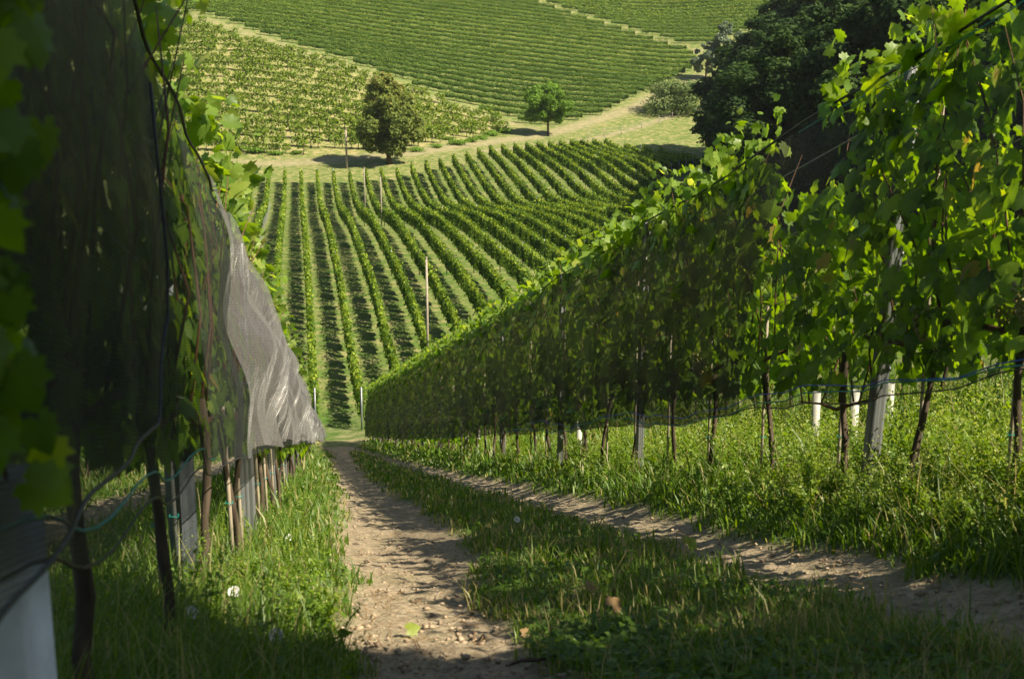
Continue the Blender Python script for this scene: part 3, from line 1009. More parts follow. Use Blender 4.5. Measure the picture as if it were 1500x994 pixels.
def tips_mesh(seed, n, tmpl, size, z0, z1, length=1.1):
    """pale young shoots that stand out of the top of the row"""
    r = np.random.default_rng(seed)
    m = MB()
    ns = 5
    for i in range(ns):
        x0 = (i + .5) / ns * length - length / 2 + r.normal() * .05
        top = z1 + r.uniform(-.12, .10); dx, dy = r.normal() * .10, r.normal() * .08
        hh = np.sort(r.random(n // ns))
        P = np.stack([x0 + dx * hh, r.normal(size=n // ns) * .05 + dy * hh, z0 + (top - z0) * hh], -1)
        P += r.normal(size=P.shape) * .03
        k = len(P)
        Nn = np.stack([r.normal(size=k), r.normal(size=k), r.normal(size=k) * .6 + .5], -1)
        U = np.stack([r.normal(size=k), r.normal(size=k), r.normal(size=k) * .6], -1)
        v, f, a = cards(P, Nn, U, size * (1.15 - .6 * hh) * r.uniform(.7, 1.2, k), tmpl[0], tmpl[1], np.clip(r.normal(.45, .22, k), 0, 1))
        m.add(v, f, a)
    return m.mesh('young_leaves', M['young_leaf'])


def canes_mesh(seed, ztop=2.05, zc=.82):
    r = np.random.default_rng(seed)
    m = MB()
    v, f = tube([(-.5, 0, zc + .02), (-.25, .02, zc - .02), (0, 0, zc - .06), (.25, -.02, zc), (.5, 0, zc + .03)], [.009, .013, .018, .013, .009], 6)
    m.add(v, f)
    for i in range(7):
        x = -.48 + i * .16 + r.normal() * .03
        p = [(x, 0, zc), (x + r.normal() * .05, r.normal() * .05, zc + .4), (x + r.normal() * .09, r.normal() * .08, zc + .85), (x + r.normal() * .12, r.normal() * .09, ztop + r.uniform(-.15, .2))]
        v, f = tube(p, [.006, .005, .004, .002], 5); m.add(v, f)
    return m.mesh('canes', M['cane'], True)


def trunk_v(seed, h=.80, lean=.06, r0=.018):
    r = np.random.default_rng(seed)
    m = MB()
    n = 9
    t = np.linspace(0, 1, n)
    ph = r.random() * 6
    p = np.stack([lean * np.sin(t * 3 + ph) * (1 - t) + r.normal(size=n) * .006, .03 * np.sin(t * 4 + ph) + r.normal(size=n) * .005, -.15 + t * (h + .15)], -1)
    rr = r0 * (1.15 - .35 * t) * (1 + .14 * r.normal(size=n))
    rr[-1] = r0 * 1.3; rr[-2] = r0 * 1.25
    v, f = tube(p, rr, 8)
    m.add(v, f)
    return m.mesh('trunk', M['bark'], True)


def grape_mesh(seed):
    r = np.random.default_rng(seed)
    m = MB()
    # small round berries
    la = 6; lo = 8
    th = np.linspace(0, np.pi, la); ph = np.arange(lo) * 2 * np.pi / lo
    sv = np.stack([np.sin(th)[:, None] * np.cos(ph)[None], np.sin(th)[:, None] * np.sin(ph)[None], np.cos(th)[:, None] * np.ones(lo)[None]], -1).reshape(-1, 3)
    i = (np.arange(la - 1)[:, None] * lo + np.arange(lo)[None]).ravel()
    j = (np.arange(la - 1)[:, None] * lo + (np.arange(lo)[None] + 1) % lo).ravel()
    q = np.stack([i, i + lo, j + lo, j], -1)
    for k in range(52):
        t = (k + .5) / 52
        rad = .045 * (1 - t) ** .6 + .006
        a = k * 2.4
        c = np.array([math.cos(a) * rad, math.sin(a) * rad, -.15 * t]) + r.normal(size=3) * .003
        m.add(sv * .0095 * r.uniform(.85, 1.15) + c, q)
    v, f = tube([(0, 0, .05), (0, 0, 0), (0, 0, -.1)], [.003, .003, .002], 5); m.add(v, f)
    return m.mesh('grape_bunch', M['grape'], True)


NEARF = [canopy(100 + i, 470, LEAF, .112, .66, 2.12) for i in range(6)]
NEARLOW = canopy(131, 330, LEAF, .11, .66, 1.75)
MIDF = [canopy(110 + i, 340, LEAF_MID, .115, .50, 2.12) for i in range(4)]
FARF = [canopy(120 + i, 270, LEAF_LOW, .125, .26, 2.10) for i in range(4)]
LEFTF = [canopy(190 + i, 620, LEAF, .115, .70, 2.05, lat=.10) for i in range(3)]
TIPN = [tips_mesh(140 + i, 60, LEAF, .095, 2.08, 2.38) for i in range(5)]
TIPF = [tips_mesh(150 + i, 50, LEAF_LOW, .10, 2.08, 2.36) for i in range(3)]
CANES = [canes_mesh(160 + i) for i in range(4)]
TRUNKS = [trunk_v(170 + i, lean=(.04, .08, .03, .10)[i]) for i in range(4)]
GRAPE = [grape_mesh(180 + i) for i in range(2)]
HEAD = math.atan(.171)


def child(name, me, parent, loc=(0, 0, 0), rot=(0, 0, 0), sc=(1, 1, 1)):
    c = bpy.data.objects.new(name, me); COL.objects.link(c); c.parent = parent
    c.location = loc; c.rotation_euler = rot; c.scale = sc
    return c


def vine(side, D, idx, label, group, tips=True, low=False, grapes=False, hscale=1.0, lod=None):
    x, y, z = row_xy(side, D)
    o = empty('grape_vine', (x, y, z), label, 'vine', group)
    g1 = row_xy(side, D + .5)[2]; g0 = row_xy(side, D - .5)[2]
    slope = (g1 - g0) / 1.0
    yaw = R(90) + HEAD
    flip = math.pi if idx % 2 else 0
    # the canopy and canes follow the slope of the ground: shear by tilting about the row's cross axis
    tilt = math.atan(slope)
    lod = lod or ('near' if D < 12 else 'mid' if D < 22 else 'far')
    if low: fm = NEARLOW
    elif side == 'L' and D < 6.5: fm = LEFTF[idx % 3]
    elif lod == 'near': fm = NEARF[idx % 6]
    elif lod == 'mid': fm = MIDF[idx % 4]
    else: fm = FARF[idx % 4]
    # local x runs down the row, so pitching about local y follows the slope
    rot = (0, -tilt, yaw) if not flip else (0, tilt, yaw + math.pi)
    ys = .42 if side == 'L' else 1
    child('foliage', fm, o, loc=(-.04 if side == 'L' else 0, 0, 0), rot=rot, sc=(1, ys, hscale))
    child('canes', CANES[idx % 4], o, rot=rot, sc=(1, 1, hscale * (.62 if low else 1)))
    child('trunk', TRUNKS[idx % 4], o, rot=(0, 0, yaw + idx))
    if tips and not low and not (side == 'L' and D < 3):
        child('young_leaves', TIPN[idx % 5] if lod == 'near' else TIPF[idx % 3], o, rot=rot, sc=(1, 1, hscale))
    if grapes:
        for q in range(2):
            c = child('grape_bunch', GRAPE[q], o, loc=(-.16 + .1 * q, -.12 + .45 * q - .2, 1.02 - .10 * q))
    return o


def stake(side, D, h, label, group, dx=0.07, mat='stake', rad=.009, lean=0.0, lat=0.0):
    x, y, z = row_xy(side, D + dx, lat)
    m = MB(); v, f = tube([(0, 0, -.2), (lean * .5, 0, h * .5), (lean, 0, h)], rad, 8); m.add(v, f)
    o = m.build('vine_stake', M[mat]); o.location = (x, y, z)
    tag(o, label, 'stake', group)
    m2 = MB()
    for hh in (.34,):
        ring = [(math.cos(a) * .018 + lean * hh / h, math.sin(a) * .018 - .008, hh + .004 * math.sin(3 * a)) for a in np.linspace(0, 6.3, 10)]
        v, f = tube(ring, .0024, 4); m2.add(v, f)
    m2.build('tie', M['teal'], o)
    return o


def metal_post(side, D, h, label, mat='steel', w=.055, lean=0.0, lat=0.0, rz=0.3, group=None):
    """rolled steel post, open C profile with ribs"""
    x, y, z = row_xy(side, D, lat)
    prof = np.array([(-.5, .35), (-.5, -.35), (-.28, -.35), (-.2, -.2), (-.08, -.2), (0, -.35), (.08, -.2), (.2, -.2), (.28, -.35), (.5, -.35), (.5, .35), (.42, .35), (.42, -.26), (.3, -.26), (.22, -.12), (0, -.2),
                     (-.22, -.12), (-.3, -.26), (-.42, -.26), (-.42, .35)]) * w
    c, s_ = math.cos(rz), math.sin(rz)
    prof = prof @ np.array([[c, s_], [-s_, c]])
    n = len(prof)
    zs = np.array([-.3, 0, h * .5, h])
    V = np.concatenate([np.hstack([prof + np.array([lean * zz / h, 0]), np.full((n, 1), zz)]) for zz in zs])
    i = (np.arange(len(zs) - 1)[:, None] * n + np.arange(n)[None]).ravel()
    j = (np.arange(len(zs) - 1)[:, None] * n + (np.arange(n)[None] + 1) % n).ravel()
    k0 = 3 * n
    caps = np.array([[k0 + a, k0 + (a + 1), k0 + (n - 2 - a) % n, k0 + (n - 1 - a)] for a in range(0, n // 2 - 1)])
    m = MB(); m.add(V, [np.stack([i, j, j + n, i + n], -1), caps])
    o = m.build('trellis_post', M[mat]); o.location = (x, y, z)
    tag(o, label, 'post', group)
    hk = MB()
    for zz in np.arange(.7, h - .05, .3):
        v, f = boxv((lean * zz / h + w * .55, 0, zz), (.012, w * .5, .02)); hk.add(v, f)
    hk.build('wire_hooks', M[mat], o)
    return o


def wires(side, D0, D1, heights, label):
    for q, h in enumerate(heights):
        Ds = np.arange(D0, D1, 2.0)
        pts = [row_xy(side, d) for d in Ds]
        org = pts[0]
        m = MB(); v, f = tube([(p[0] - org[0], p[1] - org[1], p[2] - org[2] + h - .012 * (i % 2)) for i, p in enumerate(pts)], .0028, 4, cap=False)
        m.add(v, f); o = m.build('trellis_wire', M['wire']); o.location = org
        tag(o, label.format(ordinal(q + 1)), 'wire')


# right hand row
DR = [5.2, 5.97, 6.85, 8.0, 9.05] + list(np.arange(10.05, 53, 1.0))
for i, D in enumerate(DR):
    vine('R', D, i, ordinal(i + 1) + ' netted vine of the right hand row, counting down the slope', 'netted vines of the right hand row', low=(i == 2), grapes=i in (0, 1, 4, 6))
    if D < 30:
        stake('R', D, (1.5, 1.9, .8, 1.2, 1.5)[i % 5], 'stake tied to the ' + ordinal(i + 1) + ' vine of the right hand row', 'thin stakes along the right hand row')
for i, D in enumerate(np.arange(-5.0, 4.7, 1.0)):
    vine('R', D, i, 'vine of the right hand row uphill of the picture', 'uphill vines of the right hand row', lod='mid')
for i, D in enumerate([6.55, 10.97, 14.3, 18.4, 22.4, 26.4, 30.4, 34.4, 38.4, 42.4, 46.4, 50.4]):
    metal_post('R', D, 2.24, ordinal(i + 1) + ' steel trellis post of the right hand row, counting down the slope', w=.075 if i == 0 else .06, lean=.10 if i == 0 else .02, rz=.5, group='steel posts of the right hand row')
wires('R', 3, 52, (.82, 1.2, 1.6, 1.98), '{} wire from the ground along the right hand row')

# left hand row
DL = [1.75, 2.5, 3.6, 4.9, 6.0, 6.7] + list(np.arange(7.7, 52, 1.0))
for i, D in enumerate(DL):
    vine('L', D, i + 1, ordinal(i + 1) + ' netted vine of the left hand row, counting down the slope', 'netted vines of the left hand row', hscale=.88)
for i, (D, h, mt) in enumerate([(3.0, 1.5, 'stake'), (4.35, 1.4, 'stake'), (4.85, 1.4, 'steel'), (6.0, .9, 'stake'), (6.7, .9, 'stake'), (8.6, 1.0, 'stake'), (9.8, .9, 'stake'), (11.2, 1, 'stake'), (12.7, 1, 'stake'), (14.5, 1, 'stake')]):
    stake('L', D, h, 'stake number '.replace('number ', '') + 'in the left hand row, ' + ordinal(i + 1) + ' one down the slope', 'thin stakes along the left hand row', 0.0, mt, .012 if i == 0 else .010, lean=-.02, lat=-.10 if D < 5 else .03)
metal_post('L', 5.05, 1.6, 'dark steel post under the near part of the left net', 'dark_steel', w=.095, rz=.9, lat=-.10)
for i, D in enumerate([7.65, 11.6, 15.5, 19.5, 23.5, 27.5, 31.5, 35.5, 39.5, 43.5, 47.5]):
    metal_post('L', D, 1.85, ordinal(i + 1) + ' bright steel post of the left hand row, counting down the slope', w=.095 if i == 0 else .06, rz=.5, group='steel posts of the left hand row')
wires('L', 1, 52, (.80, 1.15, 1.5), '{} wire from the ground along the left hand row')
x, y, z = row_xy('L', 1.85, -.03)
m = MB()
v, f = boxv((0, 0, .18), (.17, .11, .80)); m.add(v, f)
v, f = boxv((0, 0, .586), (.155, .095, .012)); m.add(v, f)
cp = m.build('concrete_post', M['concrete']); cp.location = (x, y, z)
tag(cp, 'short pale concrete post behind the net in the bottom left corner', 'post')

# rows behind
for i, D in enumerate(np.arange(6.5, 44, 1.15)):
    vine('R2', D, i + 2, 'vine of the unnetted second row behind the right hand row', 'vines of the second row on the right', tips=False, lod='mid' if D < 16 else 'far', hscale=.8)
for i, D in enumerate([9.3, 13.5, 17.5, 21.5, 25.5]):
    metal_post('R2', D, 1.1, ordinal(i + 1) + ' steel post of the second row on the right', group='steel posts of the second row on the right')
for i, D in enumerate(np.arange(6.5, 48, 1.15)):
    vine('L2', D, i + 3, 'vine of the second row seen beneath the left net', 'vines of the second row on the left', tips=False, lod='mid' if D < 16 else 'far', hscale=.9)

# a shoot that hangs outside the left net, next to the camera
r_ = np.random.default_rng(5)
n_ = 190
Pn = cam2w(r_.uniform(-.66, -.53, n_), r_.uniform(1.25, 1.42, n_), r_.uniform(-.16, .55, n_))
org = cam2w(-.5, 1.2, .2)
so_ = empty('overhanging_shoot', tuple(org), 'leafy vine shoot hanging outside the net at the left edge', 'vine shoot')
v, f, a = cards(Pn - org, np.stack([r_.normal(.5, .6, n_), r_.normal(-.8, .4, n_), r_.normal(.3, .4, n_)], -1), np.stack([r_.normal(0, .5, n_), r_.normal(0, .3, n_), r_.normal(-.9, .3, n_)], -1), .058 * r_.uniform(.6, 1.2, n_), LEAF[0], LEAF[1], np.clip(r_.normal(.5, .15, n_), 0, 1))
MB().add(v, f, a).build('foliage', M['vine_leaf'], so_)
m = MB()
for q in range(3):
    p = [cam2w(-.60 + .02 * q, 1.32 + .03 * q, .6) - org, cam2w(-.58, 1.3, .2) - org, cam2w(-.60 + .03 * q, 1.32, -.15) - org]
    v, f = tube(p, [.005, .004, .002], 6); m.add(v, f)
m.build('stem', M['cane'], so_)


# ------------------------------------------------------------------ nets
def cloth(Ds, hs, fn, name, mat, parent, tintfn=None):
    V = np.empty((len(Ds), len(hs), 3)); A = np.empty((len(Ds), len(hs)))
    for i, D in enumerate(Ds):
        for j, t in enumerate(hs):
            V[i, j], A[i, j] = fn(D, t)
    nj = len(hs)
    i = (np.arange(len(Ds) - 1)[:, None] * nj + np.arange(nj - 1)[None]).ravel()
    q = np.stack([i, i + 1, i + nj + 1, i + nj], -1)
    return MB().add(V.reshape(-1, 3), q, A.ravel()).build(name, mat, parent, smooth=True)


_rowcache = {}


def row_base(side, D):
    k = (side, round(float(D), 3))
    if k not in _rowcache: _rowcache[k] = row_xy(side, D)
    return _rowcache[k]


RH = ([-6, 3.5, 5.3, 6.8, 8.2, 10.4, 13, 21, 35, 50, 53.5], [.60, .60, .54, .50, .46, .43, .42, .34, .22, .18, .28])
LH = ([1.0, 1.9, 2.4, 3.4, 4.6, 8, 11, 20, 30, 38, 46], [.44, .46, .46, .52, .55, .64, .66, .62, .50, .40, .42])


def fold(D, t, seed=0.0):
    """slack of the cloth: gathered folds that hang from the top wire"""
    return (.5 * math.sin(D * 5.1 + 1.3 * math.sin(D * 2.3 + seed) + t * .8) + .3 * math.sin(D * 11.7 + 2.0 * t + seed * 2) + .22 * math.sin(D * 2.1 - 6 * t + seed) + .15 * math.sin(9 * t + D * 3.3))


def right_net(side_sign):
    def fn(D, t):
        x, y, z = row_base('R', D)
        hem = np.interp(D, *RH)
        h = 2.17 + (hem - 2.17) * t + .02 * math.sin(D * 1.9)
        if side_sign > 0: h = 2.17 + (.75 - 2.17) * t
        bulge = .05 + .27 * math.sin(min(1, t * 1.15) * 1.75)
        endw = 1 - sstep(51.5, 53.5, D)
        lat = side_sign * bulge * (.25 + .75 * float(endw)) + .035 * fold(D, t) * (.2 + t)
        h += .015 * math.sin(D * 7) * t
        return (x + lat, y + .03 * math.sin(D * 9 + 5 * t), z + h), h
    return fn


org = row_base('R', 8.0)
rn = empty('bird_net', (0, 0, 0), 'dark bird net draped over the right hand row of vines', 'net')
Ds = np.concatenate([np.arange(-6, 20, .13), np.arange(20, 53.6, .35)])
cloth(Ds, np.linspace(0, 1, 15), right_net(-1), 'front_sheet', M['net_right'], rn)


def cord(side, D0, D1, hfn, latfn, rad, mat, name, parent, step=.3):
    Dd = np.arange(D0, D1, step)
    p = []
    for d in Dd:
        x, y, z = row_base(side, d)
        p.append((x + latfn(d), y, z + hfn(d)))
    v, f = tube(p, rad, 5); return MB().add(v, f).build(name, mat, parent, smooth=True)


def r_lat(t):
    return lambda d: right_net(-1)(d, t)[0][0] - row_base('R', d)[0] - .012


cloth(np.concatenate([np.arange(7.7, 20, .13), np.arange(20, 53.4, .35)]), np.linspace(0, 1, 13), lambda D, t: ((lambda q: ((q[0][0] + .03 + .02 * math.sin(D * 4 + 5 * t), q[0][1], q[0][2]), q[1]))(right_net(-1)(D, t))), 'doubled_sheet', M['net_dense'], rn)
cord('R', -6, 53, lambda d: right_net(-1)(d, 0)[1] + .006, r_lat(0), .0075, M['black_cord'], 'top_cord', rn)
cord('R', 3, 7.6, lambda d: right_net(-1)(d, .03)[1], r_lat(.03), .003, M['teal'], 'teal_thread', rn)
cord('R', 3, 16, lambda d: right_net(-1)(d, .985)[1] + .04 * math.sin(d * 1.3), r_lat(.985), .0035, M['teal'], 'teal_thread', rn)
cord('R', 3, 16, lambda d: right_net(-1)(d, .96)[1] - .03 * math.sin(d * 1.7), r_lat(.96), .003, M['blue'], 'blue_thread', rn)
cord('R', -6, 53, lambda d: right_net(-1)(d, 1)[1], r_lat(1.0), .0035, M['black_cord'], 'hem_cord', rn)


def left_net(D, t):
    x, y, z = row_base('L', D)
    hem = np.interp(D, *LH)
    top = 1.80
    h = top + (hem - top) * t
    bulge = .02 + (.07 + .13 * float(sstep(3.5, 8, D))) * math.sin(min(1, t * 1.1) * 1.9)
    slack = .12 + 1.3 * float(sstep(3.2, 7, D))
    lat = bulge + .05 * slack * fold(D, t, 2.0) * (.25 + t)
    lat += .045 * slack * math.sin(h * 9 + 2.2 * math.sin(D * 1.7)) * math.sin(t * 3.1)
    h += .05 * math.sin(D * 1.15 + 1) * t * float(sstep(7, 10, D)) + .02 * math.sin(D * 5.2) * t
    if D > 36: lat += .35 * float(sstep(36, 44, D)) * t
    return (x + lat, y + .04 * math.sin(D * 6 + 4 * t), z + h), h


ln = empty('bird_net', (0, 0, 0), 'silvery grey bird net draped over the left hand row, torn and sagging', 'net')
Ds = np.concatenate([np.arange(1.25, 16, .07), np.arange(16, 46, .3)])
cloth(Ds, np.linspace(0, 1, 30), left_net, 'front_sheet', M['net_left'], ln)


def left_sunlit(D, t):
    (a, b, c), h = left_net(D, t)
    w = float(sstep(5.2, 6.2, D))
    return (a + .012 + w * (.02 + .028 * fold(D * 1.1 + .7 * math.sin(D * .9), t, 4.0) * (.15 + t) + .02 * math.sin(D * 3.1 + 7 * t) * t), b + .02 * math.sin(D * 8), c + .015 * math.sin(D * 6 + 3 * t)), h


cloth(np.concatenate([np.arange(5.5, 16, .06), np.arange(16, 46, .3)]), np.linspace(.02, .985, 34), left_sunlit, 'sunlit_sheet', M['net_sunlit'], ln)  # extra sheet added to paint the sunlit stretch of the net paler


def left_rear(D, t):
    x, y, z = row_base('L', D)
    h = 1.80 + (.75 - 1.80) * t
    return (x - .05 - .25 * math.sin(t * 1.6) + .03 * fold(D, t, 1.0), y, z + h), h


cloth(np.arange(1.5, 46, .3), np.linspace(0, 1, 8), left_rear, 'rear_sheet', M['net_left'], ln)
OV = ([1.15, 1.41, 1.63, 2.07, 2.87, 3.2, 3.36, 3.45], [.36, .43, .46, .55, .68, .95, 1.4, 1.78])


def left_over(D, t):
    (X_, Y_, Z_), h0 = left_net(D, .5)
    x, y, z = row_base('L', D)
    low = np.interp(D, *OV); h = 1.81 + (low - 1.81) * t
    hem = np.interp(D, *LH); tt = (1.80 - h) / (1.80 - hem)
    p, _ = left_net(D, min(1, max(0, tt)))
    return (p[0] + .02 + .004 * math.sin(D * 12 + t * 5), y + .02, z + h), h


cloth(np.arange(1.25, 3.45, .05), np.linspace(0, 1, 24), left_over, 'overlap_sheet', M['net_left'], ln)


p = []
for d in np.arange(1.25, 3.45, .05):
    p.append(left_over(d, 1.0)[0])
v, f = tube(p, .004, 7); MB().add(v, f).build('rolled_edge', M['black_cord'], ln, smooth=True)
for nm, tt, mt, rd, D1 in (('top_cord', 0, 'black_cord', .006, 46), ('hem_cord', 1.0, 'black_cord', .003, 46), ('teal_thread', .955, 'teal', .0026, 4.6)):
    p = []
    for d in np.arange(1.25, D1, .12):
        q = left_net(d, tt)[0]; p.append((q[0] + .008, q[1], q[2]))
    v, f = tube(p, rd, 6); MB().add(v, f).build(nm, M[mt], ln, smooth=True)


# ------------------------------------------------------------------ grass, weeds, stones on the near slope
def sample_near(n, dmin, dmax, power, umin=-80, umax=1600):
    q = rng.random(n)
    a = 1 - power
    D = (dmin ** a + q * (dmax ** a - dmin ** a)) ** (1 / a)
    u = umin + rng.random(n) * (umax - umin)
    X = (u - 750) / F * D
    y = D * CP - .8
    for _ in range(3):
        z = ground_z(X, y); y = (D + z * SP) / CP
    return X, y, z, D, X + .165 * D


def heights(s, D, x, y):
    """typical grass height by distance from the wheel ruts"""
    h = np.interp(s, [-6, -3.3, -2.2, -1.2, -.5, -.1, .2, .9, 1.2, 1.75, 2.3, 2.6, 3.1, 5, 7, 14], [.10, .12, .06, .09, .12, .10, .06, .05, .07, .06, .07, .11, .15, .18, .24, .28])
    return h * (1 + .35 * wob(x, y, .8)) * (1 + .2 * wob(x, y, 2.3))


def blades(n, dmin, dmax, power, name, label, width):
    x, y, z, D, s = sample_near(n, dmin, dmax, power)
    so = soil(x, y)
    keep = rng.random(n) > np.clip(so * 1.25 - .5 * (wob(x, y, 4.1) > .45) * (so < .95) - .06, 0, 1)
    dens = .62 + .38 * wob(x, y, 1.7)
    keep &= rng.random(n) < np.clip(dens + np.where(s > 2.4, .5, 0) + np.where(s < .1, .25, 0) + .25, .2, 1)
    x, y, z, D, s = [q[keep] for q in (x, y, z, D, s)]
    n = len(x)
    h = heights(s, D, x, y) * rng.gamma(5, .2, n)
    h = np.clip(h, .025, .7)
    w = np.maximum(width, .00075 * D) * rng.uniform(.6, 1.3, n)
    stalk = (rng.random(n) < .012) & ((s > 2.3) | (s < .2)); h = np.where(stalk, h * 2.1, h); w = np.where(stalk, w * .6, w)
    a = rng.random(n) * 6.283
    bend = rng.uniform(.15, .9, n) * h
    dx, dy = np.cos(a), np.sin(a)
    b2 = a + rng.choice([-1, 1], n) * 1.3
    wx, wy = np.cos(b2) * w, np.sin(b2) * w
    zz = z - .03
    v = np.empty((n, 5, 3))
    v[:, 0] = np.stack([x - wx, y - wy, zz], -1); v[:, 1] = np.stack([x + wx, y + wy, zz], -1)
    mx, my, mz = x + dx * bend * .35, y + dy * bend * .35, zz + h * .62
    v[:, 2] = np.stack([mx + wx * .8, my + wy * .8, mz], -1); v[:, 3] = np.stack([mx - wx * .8, my - wy * .8, mz], -1)
    v[:, 4] = np.stack([x + dx * bend, y + dy * bend, zz + h * .98], -1)
    o = np.arange(n)[:, None] * 5
    tint = np.clip(rng.normal(.40, .18, n) + .12 * wob(x, y, .9), 0, .86)
    dryp = np.clip(.10 + .14 * ((s > .5) & (s < 2.3)) + .22 * (wob(x, y, 1.1) > .25) * ((s > .6) & (s < 2.3)), 0, 1)
    tint = np.where((rng.random(n) < dryp) | stalk, rng.uniform(.88, 1, n), tint)
    m = MB().add(v.reshape(-1, 3), [o + np.array([[0, 1, 2, 3]]), o + np.array([[3, 2, 4]])], np.repeat(tint, 5))
    ob = m.build(name, M['grass']); tag(ob, label, 'grass', kind='stuff')


blades(150000, 2.3, 14, 1.35, 'near_grass', 'grass growing beside and between the wheel ruts near the camera', .0017)
blades(110000, 14, 53, 1.2, 'far_grass', 'grass on the lower part of the track and verges', .003)


def low_leaves(n):
    """clover, plantain and other small broad leaves in the sward"""
    x, y, z, D, s = sample_near(n, 2.3, 26, 1.5)
    so = soil(x, y)
    patch = wob(x, y, 1.35)
    keep = (rng.random(n) > so * 1.6) & (rng.random(n) < np.clip(.25 + .7 * patch + np.where(s > 2.4, .4, 0), 0.05, 1))
    x, y, z, D, s = [q[keep] for q in (x, y, z, D, s)]
    n = len(x)
    h = heights(s, D, x, y) * rng.random(n) * .8
    P = np.stack([x, y, z + .005 + h], -1)
    Nn = rand_dirs(n) * .6 + np.array([0, 0, 1.0]); U = rand_dirs(n)
    size = np.maximum(.030, .0022 * D) * rng.uniform(.5, 1.5, n)
    v, f, a = cards(P, Nn, U, size, OVAL[0], OVAL[1], np.clip(rng.normal(.35, .15, n), 0, .8), 1.5)
    o = MB().add(v, f, a).build('low_herbs', M['grass']); tag(o, 'small broad leaved herbs among the grass of the track', 'herbs', kind='stuff')


low_leaves(90000)


def weed_variant(seed):
    r = np.random.default_rng(seed)
    m = MB(); h = r.uniform(.30, .52)
    Ps, Ns, Us, Ss, Ts = [], [], [], [], []
    for b in range(r.integers(3, 6)):
        a = r.random() * 6.28; sp = r.uniform(.05, .2)
        top = np.array([math.cos(a) * sp, math.sin(a) * sp, h * r.uniform(.7, 1)])
        mid = top * np.array([.4, .4, .55])
        v, f = tube([(0, 0, -.02), mid, top], [.0028, .0022, .0012], 4, cap=False)
        m.add(v, f, .45)
        k = 22
        t = r.random(k)
        P = np.where(t[:, None] < .5, mid * t[:, None] * 2, mid + (top - mid) * (t[:, None] - .5) * 2)
        Ps.append(P); Ns.append(rand_dirs(k, r) + [0, 0, .9]); U = rand_dirs(k, r); U[:, 2] = np.abs(U[:, 2]) * .5; Us.append(U)
        Ss.append(.06 * (1.25 - .8 * t) * r.uniform(.6, 1.2, k)); Ts.append(np.clip(r.normal(.42, .14, k), 0, .8))
        k = 16                                                        # seed heads
        P = top + r.normal(size=(k, 3)) * np.array([.022, .022, .045])
        Ps.append(P); Ns.append(rand_dirs(k, r)); Us.append(rand_dirs(k, r)); Ss.append(r.uniform(.010, .020, k)); Ts.append(r.uniform(.65, .9, k))
    v, f, a = cards(np.concatenate(Ps), np.concatenate(Ns), np.concatenate(Us), np.concatenate(Ss), OVAL[0], OVAL[1], np.concatenate(Ts), 1.3)
    m.add(v, f, a)
    return m


def weeds():
    vs = [weed_variant(400 + i) for i in range(8)]
    packs = []
    for w in vs:
        V = np.concatenate(w.v); A = np.concatenate([np.broadcast_to(a, (len(v_),)) for a, v_ in zip(w.a, w.v)])
        q4 = np.concatenate([f for f in w.f if f.shape[1] == 4]); q3 = np.concatenate([f for f in w.f if f.shape[1] == 3])
        packs.append((V, A, q4, q3))
    m = MB()
    spots = []
    n = 6500
    x, y, z, D, s = sample_near(n, 4.5, 40, 1.1, 500, 1600)
    p = np.where((s > 2.55) & (s < 8.5), .75, 0) * np.clip(.7 + .5 * wob(x, y, .6), 0, 1)
    x2, y2, z2, D2, s2 = sample_near(700, 3.2, 30, 1.2, 100, 520)
    p2 = np.where((s2 > -1.0) & (s2 < .1), .12, .0)
    x, y, z, D, s, p = [np.concatenate(t) for t in ((x, x2), (y, y2), (z, z2), (D, D2), (s, s2), (p, p2))]
    kk = rng.random(len(x)) < p
    for i in np.nonzero(kk)[0]:
        V, A, q4, q3 = packs[i % 8]
        a = rng.random() * 6.28; c, s_ = math.cos(a), math.sin(a)
        sc = rng.uniform(.6, 1.15) * (.92 if 2.9 < s[i] < 6 else .65)
        W = V @ np.array([[c, s_, 0], [-s_, c, 0], [0, 0, 1]]) * sc
        m.add(W + np.array([x[i], y[i], z[i]]), [q4, q3], np.clip(A + rng.normal() * .08, 0, 1))
    print('weeds', int(kk.sum()))
    o = m.build('verge_weeds', M['weed']); tag(o, 'tall feathery weeds along the foot of the vine rows', 'weeds', kind='stuff')


weeds()


